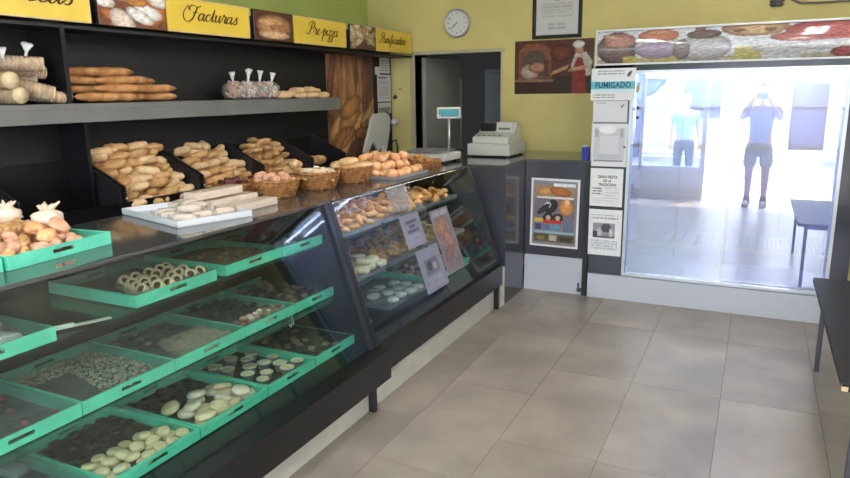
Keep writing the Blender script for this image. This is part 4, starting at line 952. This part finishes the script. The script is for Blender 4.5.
paint('certificate', .37, .41, 40, 40, painter((226,226,230), [('r',.4,.72,.6,.98,(60,60,66)),('e',.5,.74,.07,.06,0,(40,40,46),.1),('l',.15,.35,.85,.65,5,(196,196,202)),('l',.3,.1,.7,.25,2,(190,190,198))]), M['print'], t, (0,-.004,.03))
OV = [('p',[(0,0),(1,0),(1,.3),(.5,.34),(0,.22)],(66,40,38)),('r',.0,.22,.5,.27,(150,120,100)),('p',[(.05,.25),(.05,.8),(.15,.95),(.35,.95),(.47,.8),(.48,.3)],(140,84,60)),('p',[(.1,.3),(.1,.68),(.18,.8),(.34,.82),(.42,.68),(.42,.34)],(96,80,74)),
 ('e',.2,.42,.12,.14,0,(196,176,168),.3),('e',.3,.44,.06,.06,0,(226,90,60),.3),('e',.3,.5,.12,.1,0,(190,140,120),.5),('r',.38,.32,.44,.62,(88,60,52)),
 ('e',.6,.75,.14,.16,0,(120,60,40),.5),('p',[(.46,.34),(.68,.46),(.7,.54),(.5,.42)],(200,150,110)),
 ('p',[(.72,.52),(.78,.76),(.9,.76),(.98,.6),(.97,.34),(.84,.3),(.74,.36)],(206,196,190)),('p',[(.74,.0),(.74,.46),(.8,.66),(.86,.66),(.9,.42),(.92,.0)],(150,44,44)),('e',.82,.8,.055,.08,0,(206,150,120),.3),('e',.81,.9,.07,.07,0,(230,228,224),.15),('p',[(.68,.4),(.9,.44),(.94,.52),(.72,.48)],(200,150,120))]
sheet('oven_picture', 'unframed picture of a baker in a red apron at a brick oven', .70, .455, painter((92,50,40), OV, 16, .2), (-1.65, YB-.001, 1.575), 0, 90, 60, cat='picture')
bm = nb(); box(bm, -.04, .04, -.05, 0, 0, .05, .006); box(bm, -.05, .05, -.03, -.01, .012, .02); box(bm, -.05, .05, -.03, -.01, .034, .042)
tag(ob('wall_bracket', bm, M['edge_black'], loc=(.045, YB, 2.19)), 'small dark bracket on the yellow wall above the fridge', 'bracket')
bm = nb(); tube(bm, [(.14,YB-.03,2.235),(.2,YB-.03,2.205),(.3,YB-.03,2.2),(1.2,YB-.03,2.2)], .008, 8); tag(ob('wall_pipe', bm, M['greyplastic'], smooth=True), 'thin grey conduit along the top of the wall at the right', 'pipe')
# ================================================================ FRIDGE
FX0, FX1, FY, FYb = -1.12, .62, 5.15, 5.86
t = thing('display_fridge', 'tall glass-fronted display fridge with cake pictures on its header', 'fridge', (0,0,0))
gx0, gx1 = -.85, .50
bm = nb(); box(bm, FX0, gx0, FY, FY+.06, .195, 1.775, .002); box(bm, FX0, gx1+.12, FY, FY+.06, 1.735, 1.775, .001); ob('front_frame', bm, M['desk'], t)
bm = nb(); box(bm, gx1, FX1, FY, FY+.06, .195, 1.7349, .002); ob('right_pillar', bm, M['desk'], t)
bm = nb(); box(bm, FX0, FX0+.03, FY+.061, FYb, .1, 1.775); box(bm, FX1-.03, FX1, FY+.061, FYb, .1, 1.775); box(bm, FX0+.03, FX1-.03, FYb-.03, FYb, .1, 1.775); ob('outer_case', bm, M['desk'], t)
bm = nb(); box(bm, FX0+.002, FX1+.01, FY-.012, FY+.08, 0, .192, .003); ob('plinth', bm, M['plinth'], t)
bm = nb()
box(bm, gx0-.03, gx0-.01, FY+.07, FYb-.04, .2, 1.73); box(bm, gx1+.01, gx1+.03, FY+.07, FYb-.04, .2, 1.73); box(bm, gx0-.01, gx1+.01, FYb-.06, FYb-.04, .2, 1.73)
box(bm, gx0-.01, gx1+.01, FY+.07, FYb-.06, .2, .215); box(bm, gx0-.01, gx1+.01, FY+.07, FYb-.06, 1.715, 1.73); ob('lining', bm, M['white_in'], t)
bm = nb()
for a in ((gx0-.012, gx0+.012, .2, 1.735), (gx1-.012, gx1+.012, .2, 1.735)): box(bm, a[0], a[1], FY-.01, FY+.02, a[2], a[3], .002)
box(bm, gx0+.0121, gx1-.0121, FY-.01, FY+.02, .2, .222, .002); box(bm, gx0+.0121, gx1-.0121, FY-.01, FY+.02, 1.715, 1.735, .002); ob('door_surround', bm, M['alu'], t)
mid = -.165
for a, b, yo in ((gx0+.02, mid+.01, .0), (mid-.01, gx1-.02, .02)):
    dr = bpy.data.objects.new('sliding_door', None); C.objects.link(dr); dr.parent = t; dr.location = (a, FY+.022+yo, .224); dr.rotation_euler = (math.radians(-.55), 0, 0)
    w = b-a
    bm = nb(); box(bm, 0.002, w-.002, 0, .005, 0, 1.488); ob('door_glass', bm, M['fridgeglass'], dr)
    bm = nb()
    if yo: box(bm, 0, .012, -.002, .007, 0, 1.488)
    else: box(bm, w-.012, w, -.002, .007, 0, 1.488)
    ob('stile', bm, M['alu'], dr)
for z in (1.46, 1.19, .84, .45):
    bm = nb()
    n = 42
    for k in range(n+1):
        x = gx0+.01+(gx1-gx0-.02)*k/n; box(bm, x-.0015, x+.0015, FY+.11, FYb-.08, z, z+.003)
    for y in (FY+.10, FY+.106, FY+.33, FYb-.08): box(bm, gx0+.0, gx1-.0, y, y+.006, z-.004, z+.004)
    box(bm, gx0+.0, gx1-.0, FY+.092, FY+.099, z-.012, z+.012)
    ob('wire_shelf', bm, M['white'], t)
bm = nb()
for x in (-.55, -.165, .2):
    box(bm, x-.012, x+.012, FYb-.075, FYb-.0601, .22, 1.71)
ob('shelf_rail', bm, M['alu'], t)
bm = nb(); lathe(bm, [(0,0),(.013,0),(.013,1.2),(0,1.2)], 12, Matrix.Translation((gx0+.08, FY+.09, 1.695)) @ Matrix.Rotation(PI/2, 4, 'Y')); ob('fill_tube', bm, M['fridge_fill_tube'], t)  # this tube and the next are added to brighten the fridge interior
bm = nb(); lathe(bm, [(0,0),(.013,0),(.013,1.2),(0,1.2)], 12, Matrix.Translation((gx0+.08, FY+.40, 1.695)) @ Matrix.Rotation(PI/2, 4, 'Y')); ob('fill_tube', bm, M['fridge_fill_tube'], t)
# header light box
CK = [('r',0,.0,1,.12,(196,186,150))]
CK += [('e',.075,.45,.075,.52,0,(96,58,58),.3),('e',.085,.68,.06,.24,0,(206,120,110),.3),('e',.06,.8,.03,.1,.3,(226,160,140),.2),
 ('r',.10,0,.15,.2,(206,196,60)),('r',.17,0,.30,.25,(206,190,80)),('e',.225,.5,.082,.36,0,(222,216,226),.2),('e',.225,.36,.082,.26,0,(168,140,186),.2),('e',.225,.8,.075,.2,0,(216,110,76),.25),('e',.225,.9,.04,.06,0,(240,150,110),.2),
 ('e',.385,.4,.095,.4,0,(206,206,216),.25),('e',.385,.78,.06,.14,0,(88,62,66),.2),('e',.37,.95,.02,.1,0,(110,70,60),.2),('e',.31,.35,.03,.3,0,(120,100,110),.2),
 ('e',.55,.92,.11,.26,0,(190,130,90),.2),('e',.55,.86,.09,.14,0,(226,180,120),.2),('e',.5,.85,.02,.06,0,(120,60,50),.1),('e',.6,.85,.02,.06,0,(120,60,50),.1),
 ('r',.49,0,.575,.4,(206,196,84)),('r',.58,0,.7,.36,(214,216,224)),('e',.64,.3,.1,.12,.3,(226,226,232),.2),
 ('e',.80,.74,.15,.34,.05,(190,58,62),.25),('e',.68,.6,.08,.14,.1,(196,80,80),.2),('e',.8,.36,.14,.14,.05,(222,222,230),.2),('e',.83,.14,.04,.14,0,(160,50,50),.2),('r',.88,0,.92,.3,(210,196,90)),('e',.97,.3,.05,.4,0,(70,60,70),.2),('e',.97,.8,.05,.2,0,(180,60,60),.2)]
hd = bpy.data.objects.new('header_box', None); C.objects.link(hd); hd.parent = t; hd.location = ((FX0+.78)/2, FY-.005, 1.775)
HW = .78-FX0
paint('cake_picture', HW-.03, .222, 220, 44, painter((200,204,214), [(tuple(q if not isinstance(q, tuple) else tuple(.55*c+.45*148 for c in q) for q in k)) for k in CK], 60, .3), M['gloss'], hd, (0,-.002,.014), thick=.003, curve=.035)
bm = nb(); box(bm, -HW/2, HW/2, -.02, -.001, 0, .013, .002); box(bm, -HW/2, HW/2, -.02, -.001, .237, .25, .002); box(bm, -HW/2, -HW/2+.014, -.02, -.001, .0131, .2369); box(bm, HW/2-.014, HW/2, -.02, -.001, .0131, .2369); box(bm, -HW/2, HW/2, 0, .3, 0, .25, .002); ob('header_frame', bm, M['white'], hd)
# lock and knobs
bm = nb(); box(bm, -.012, .012, -.02, 0, 0, .04, .003); tube(bm, [(-.008,-.01,.04),(-.008,-.01,.058),(0,-.01,.066),(.008,-.01,.058),(.008,-.01,.04)], .003, 6); tube(bm, [(0,-.02,.01),(0,-.045,-.01)], .004, 6)
tag(ob('padlock', bm, M['brass'], loc=(-.805, FY-.011, 1.585)), 'small brass padlock at the top left of the fridge glass', 'lock')
for z in (1.47, 1.40):
    bm = nb(); lathe(bm, [(0,0),(.011,0),(.011,.012),(0,.015)], 14, Matrix.Rotation(PI/2, 4, 'X')); ob('door_knob', bm, M['edge_black'], t, loc=(-.80, FY-.004, z), smooth=True)
# papers on fridge strip
FP = FY-.0005
def fsheet(x0, x1, z0, z1, label, fn, nx=44, ny=56, dy=0):
    return sheet('notice', label, x1-x0, z1-z0, fn, ((x0+x1)/2, FP-dy, z0), 0, nx, ny, cat='paper', group='papers on the fridge front')
a = fsheet(-1.145, -.826, 1.525, 1.755, 'white card with blue band reading FUMIGADO at the top of the fridge strip', painter((232,234,240), [('r',0,.34,1,.58,(104,186,206)),('r',.0,.26,1,.34,(206,230,240)),('l',.15,.78,.75,.95,2,(150,160,172)),('e',.86,.82,.035,.1,-.4,(80,84,100),.1),('l',.06,.05,.55,.2,2,(150,154,160))]), 66, 50, dy=.012)
text('lettering', 'FUMIGADO', .058, M['ink2'], a, (0,-.003,.108), (PI/2,0,0), off=.0014, ext=.0003, sx=.86)
fsheet(-1.125, -.875, 1.365, 1.522, 'blank-looking white sheet right under the FUMIGADO card', painter((222,222,232), [('l',.1,.82,.4,.95,1,(170,176,190)),('e',.85,.75,.03,.1,-.4,(130,134,150),.1)]))
fsheet(-1.13, -.865, 1.035, 1.355, 'worn grey-bordered sheet, third down on the fridge strip', painter((226,226,234), [('r',.08,.14,.92,.9,(200,200,212)),('r',.25,.3,.76,.72,(216,216,226)),('e',.45,.86,.25,.1,0,(244,244,248),.05),('r',.08,.12,.9,.16,(130,134,150)),('r',.1,.68,.2,.86,(160,162,176)),('r',.8,.68,.88,.88,(160,162,176)),('e',.93,.46,.035,.03,0,(70,70,84),.1),('l',.2,.2,.8,.28,2,(170,172,186))]))
a = fsheet(-1.135, -.882, .73, 1.02, 'white sheet headed GRAN FIESTA DE LA TRADICION on the fridge strip', painter(W, [('l',.1,.3,.4,.5,3,(110,110,124)),('l',.45,.2,.9,.52,5,(200,200,212)),('l',.1,.06,.9,.24,3,(212,212,222))]))
for i, (s, z, sz) in enumerate((('GRAN FIESTA', .225, .029), ('DE LA', .195, .027), ('TRADICION', .165, .029))):
    text('lettering', s, sz, M['ink'], a, (.01,-.002,z), (PI/2,0,0), off=.0008, ext=.0002, sx=.85)
fsheet(-1.137, -.875, .345, .705, 'white sheet with a grey photograph, lowest on the fridge strip', painter(W, [('l',.12,.78,.9,.9,2,(170,170,184)),('r',.18,.38,.8,.7,(150,150,160)),('e',.55,.6,.14,.1,0,(80,80,92),.2),('e',.35,.5,.1,.1,0,(200,200,206),.2),('r',.18,.38,.3,.52,(60,60,70)),('r',.3,.38,.8,.42,(70,70,80)),('e',.7,.5,.06,.1,0,(210,210,214),.2),('l',.12,.12,.9,.34,4,(196,196,208))], 12, .04))
# ================================================================ TABLE AT RIGHT
t = thing('side_table', 'dark topped low table with thin grey metal legs at the right edge', 'table', (.35, 2.70, 0))
bm = nb(); box(bm, 0, .62, 0, 1.58, .515, .54, .001); ob('table_top', bm, M['tabletop'], t)
bm = nb(); box(bm, -.0005, .02, -.0008, .03, .516, .534); ob('chipped_corner', bm, M['chip'], t)
bm = nb(); box(bm, .05, .57, .04, 1.54, .49, .514); ob('under_frame', bm, M['leg_metal'], t)
for x in (.05, .545):
    for y in (.04, 1.515):
        bm = nb(); box(bm, x, x+.025, y, y+.025, 0, .4899, .002); ob('leg', bm, M['leg_metal'], t)
# ================================================================ CEILING LAMPS
for i, (x, y) in enumerate(((-1.0, .9), (-1.0, 3.3), (.35, .9), (.35, 3.9))):
    t = thing('ceiling_lamp', 'twin-tube ceiling lamp out of frame, ' + ('over the near case','over the far case','over the shop door','over the open floor')[i], 'lamp', (x, y, ZC))
    bm = nb(); box(bm, -.09, .09, -.62, .62, -.04, 0, .004); ob('housing', bm, M['white'], t)
    for dx in (-.045, .045):
        bm = nb(); lathe(bm, [(0,-.6),(.013,-.6),(.013,.6),(0,.6)], 12, Matrix.Translation((dx,0,-.058)) @ Matrix.Rotation(PI/2, 4, 'X')); ob('tube', bm, M['tube'], t)
# ================================================================ PEOPLE (seen mirrored in the fridge glass)
def skin(name, pts, edges, radii, m, parent, sub=2, root=0):
    me = bpy.data.meshes.new(name); me.from_pydata(pts, edges, []); o = bpy.data.objects.new(name, me); C.objects.link(o)
    md = o.modifiers.new('skin', 'SKIN'); md.use_smooth_shade = True
    for v, r in zip(me.skin_vertices[0].data, radii): v.radius = (r, r) if not hasattr(r, '__len__') else r
    me.skin_vertices[0].data[root].use_root = True
    o.modifiers.new('sub', 'SUBSURF').levels = sub
    dg = bpy.context.evaluated_depsgraph_get(); m2 = bpy.data.meshes.new_from_object(o.evaluated_get(dg))
    bpy.data.objects.remove(o); o = bpy.data.objects.new(name, m2); C.objects.link(o); m2.materials.clear(); m2.materials.append(m)
    for p in m2.polygons: p.use_smooth = True
    o.parent = parent; return o
def person(label, loc, rz, shirt, pants, hands, s=1.0, shorts=True):
    """faces local +y"""
    t = thing('person', label, 'person', loc, rz); t.scale = (s,)*3
    P = [(0,0,.95),(0,0,1.08),(0,0,1.25),(0,0,1.40),(0,.0,1.49),(0,.01,1.56)]
    R = [(.15,.11),(.135,.10),(.155,.11),(.13,.09),(.055,.055),(.06,.06)]
    E_ = [(0,1),(1,2),(2,3),(3,4),(4,5)]
    for sd, hand in ((-1, hands[0]), (1, hands[1])):
        i = len(P); el = hand[0]; wr_ = hand[1]
        P += [(sd*.19,0,1.40), el, ((el[0]+wr_[0])/2,(el[1]+wr_[1])/2,(el[2]+wr_[2])/2), wr_]
        R += [(.058,.058),(.042,.042),(.036,.036),(.027,.027)]; E_ += [(3,i),(i,i+1),(i+1,i+2),(i+2,i+3)]
        i = len(P); P += [(sd*.10,0,.86),(sd*.11,.02,.50),(sd*.11,-.015,.32),(sd*.11,0,.09),(sd*.12,.12,.035)]
        R += [(.088,.088),(.058,.058),(.055,.055),(.036,.036),(.03,.022)]; E_ += [(0,i),(i,i+1),(i+1,i+2),(i+2,i+3),(i+3,i+4)]
    ob_b = skin('body', P, E_, R, M['skin'], t)
    # head
    bm = nb(); bmesh.ops.create_uvsphere(bm, u_segments=28, v_segments=22, radius=1)
    for v in bm.verts:
        x, y, z = v.co; k = 1-.22*max(0, -z)**1.3
        v.co = (x*.077*k, y*.098*(1-.1*max(0,-z)), z*.118)
        n_ = math.exp(-((x*.077)/.011)**2-((z*.118+.012)/.022)**2)*(1 if y > 0 else 0); v.co.y += n_*.024
        if y > 0: v.co.y -= .008*math.exp(-((abs(x*.077)-.032)/.016)**2-((z*.118-.012)/.014)**2)
    hd_ = ob('head', bm, M['skin'], t, loc=(0,.02,1.65), smooth=True)
    for sd in (-1, 1):
        bm = nb(); bmesh.ops.create_uvsphere(bm, u_segments=14, v_segments=10, radius=.0125); ob('eye', bm, M['eye'], hd_, loc=(sd*.031,.079,.012), smooth=True)
        bm = nb(); bmesh.ops.create_uvsphere(bm, u_segments=10, v_segments=8, radius=.006); ob('iris', bm, M['skin_iris'], hd_, loc=(sd*.031,.088,.012), smooth=True)
        bm = nb(); bmesh.ops.create_uvsphere(bm, u_segments=12, v_segments=10, radius=.03)
        for v in bm.verts: v.co.x *= .28; v.co.y *= .6
        ob('ear', bm, M['skin'], hd_, loc=(sd*.078,-.005,0), smooth=True)
    bm = nb(); bmesh.ops.create_uvsphere(bm, u_segments=14, v_segments=8, radius=.024)
    for v in bm.verts: v.co.z *= .3; v.co.y *= .4
    ob('mouth', bm, M['lips'], hd_, loc=(0,.088,-.052), smooth=True)
    bm = nb(); bmesh.ops.create_uvsphere(bm, u_segments=26, v_segments=18, radius=1)
    bmesh.ops.delete(bm, geom=[v for v in bm.verts if v.co.z < .15+.55*max(-.9, v.co.y)], context='VERTS')
    for v in bm.verts: v.co = Vector((v.co.x*.086, v.co.y*.106, v.co.z*.128)); v.co += v.co.normalized()*.004*noise.noise(v.co*60)
    ob('hair', bm, M['hair'], hd_, loc=(0,-.004,.004), smooth=True)
    # hands
    for sd, hand in ((-1, hands[0]), (1, hands[1])):
        w_ = Vector(hand[1]); d = Vector(hand[2]).normalized(); u = Vector(hand[3]).normalized(); n_ = d.cross(u)
        HP = [tuple(w_), tuple(w_+d*.045), tuple(w_+d*.085)]; HR = [(.026,.02),(.036,.017),(.036,.014)]; HE = [(0,1),(1,2)]
        palm = skin('palm', HP, HE, HR, M['skin'], t, 2)
        for q, (off, ln) in enumerate(((-.029,.068),(-.010,.076),(.010,.071),(.028,.056))):
            b0 = w_+d*.078+u*off; cv = n_*hand[4]
            p_ = [b0, b0+d*ln*.4+cv*.006, b0+d*ln*.7+cv*.022, b0+d*ln*.85+cv*.042]
            skin('finger', [tuple(a_) for a_ in p_], [(0,1),(1,2),(2,3)], [.0095,.009,.0085,.0075], M['skin'], t, 1)
        b0 = w_+d*.03-u*.03; skin('thumb', [tuple(b0), tuple(b0-u*.02+d*.02), tuple(b0-u*.025+d*.05+n_*hand[4]*.012)], [(0,1),(1,2)], [.012,.0105,.009], M['skin'], t, 1)
    # clothes
    SP = [(0,0,.90),(0,0,1.08),(0,0,1.25),(0,0,1.40),(0,.0,1.475)]; SR = [(.175,.135),(.155,.12),(.17,.125),(.15,.105),(.07,.07)]; SE = [(0,1),(1,2),(2,3),(3,4)]
    for sd, hand in ((-1, hands[0]), (1, hands[1])):
        i = len(SP); el = Vector(hand[0]); sh = Vector((sd*.19,0,1.40)); SP += [tuple(sh), tuple(sh+(el-sh)*.75)]; SR += [(.075,.075),(.062,.062)]; SE += [(3,i),(i,i+1)]
    skin('shirt', SP, SE, SR, M[shirt], t)
    PP = [(0,0,.98),(0,0,.9)]; PR = [(.16,.12),(.155,.12)]; PE = [(0,1)]
    for sd in (-1, 1):
        i = len(PP); PP += [(sd*.10,0,.82), (sd*.11,.015,.56 if shorts else .5)]; PR += [(.105,.105),(.092,.092) if shorts else (.075,.075)]; PE += [(1,i),(i,i+1)]
        if not shorts: PP += [(sd*.11,0,.12)]; PR += [(.058,.058)]; PE += [(i+1,i+2)]
    skin('shorts' if shorts else 'trousers', PP, PE, PR, M[pants], t)
    for sd in (-1, 1):
        bm = nb(); bmesh.ops.create_uvsphere(bm, u_segments=18, v_segments=12, radius=1)
        for v in bm.verts: v.co = (v.co.x*.048, v.co.y*.135, max(-.5, v.co.z)*.062*(1.25 if v.co.y < 0 else .85))
        ob('shoe', bm, M['shoe'], t, loc=(sd*.115,.055,.032), smooth=True)
        bm = nb(); tube(bm, [(sd*.11,-.005,.05),(sd*.11,0,.16)], .05, 14, [.052,.047]); ob('sock', bm, M['shoe'], t, smooth=True)
    return t
# photographer: holding the phone up just behind the lens
yaw = .45958317
person('person in an olive shirt and shorts holding up a phone, mirrored in the fridge glass', (0.03, -.47, 0), 0.12, 'olive', 'olive',
       (((-.25,.12,1.27), (-.095,.30,1.535), (.35,.6,.5), (0,-.3,1), 1), ((.25,.12,1.27), (.12,.33,1.535), (-.35,.5,.5), (0,-.3,1), -1)))
t = thing('phone', 'black phone held up by the photographer, mirrored in the fridge glass', 'phone', (.008, -.022, 1.555), yaw)
bm = nb(); box(bm, -.075, .075, -.008, .0, .0, .074, .003); ob('body', bm, M['edge_black'], t)
bm = nb(); box(bm, -.07, .07, -.0095, -.0081, .003, .071); ob('screen', bm, M['desk_top'], t)
person('person in a pale blue top standing out on the pavement, mirrored in the fridge glass', (-1.15, -2.2, -.01), -.3, 'bluecloth', 'denim',
       (((-.24,-.03,1.12), (-.25,.08,.90), (0,.2,-1), (1,.3,0), .6), ((.24,-.03,1.12), (.25,.08,.90), (0,.2,-1), (-1,.3,0), -.6)), .95, False)
# ================================================================ LIGHT
def portal(loc, rot, sx, sy):
    l = bpy.data.lights.new('door_daylight', 'AREA'); l.shape = 'RECTANGLE'; l.size = sx; l.size_y = sy
    l.cycles.is_portal = True
    o = bpy.data.objects.new('door_daylight', l); C.objects.link(o); o.location = loc; o.rotation_euler = rot
portal(((-2.6+XR-.25)/2, YF-.12, 1.25), (PI/2, 0, 0), 3.7, 2.4)
s = bpy.data.lights.new('sun', 'SUN'); s.energy = 9; s.angle = .01; s.color = (1,.96,.9)
o = bpy.data.objects.new('sun', s); C.objects.link(o)
o.rotation_euler = Vector((-.25, .38, -1)).to_track_quat('-Z', 'Y').to_euler()
w = bpy.data.worlds.new('sky'); bpy.context.scene.world = w; w.use_nodes = True
bg = w.node_tree.nodes['Background']; bg.inputs[0].default_value = (.80,.88,1,1); bg.inputs[1].default_value = 7.0
# ================================================================ CAMERA
R3 = [[0.8974704475634139, 0.4408644771958696, -0.0136128063652619], [0.08223213575368192, -0.19756270585085678, -0.9768351207375152], [-0.43334128767025365, 0.8755612428629425, -0.21355991757955428]]
cam = bpy.data.cameras.new('camera'); co = bpy.data.objects.new('camera', cam); C.objects.link(co)
r_, d_, f_ = [Vector(x).normalized() for x in R3]
mw = Matrix((( r_.x, -d_.x, -f_.x, 0), (r_.y, -d_.y, -f_.y, 0), (r_.z, -d_.z, -f_.z, 1.6), (0,0,0,1)))
co.matrix_world = mw; cam.sensor_width = 36; cam.sensor_fit = 'HORIZONTAL'; cam.lens = 670.0738*36/850; cam.clip_start = .01
sc = bpy.context.scene; sc.camera = co
sc.view_settings.view_transform = 'Standard'; sc.view_settings.look = 'None'; sc.view_settings.gamma = 1; sc.view_settings.exposure = 0.9
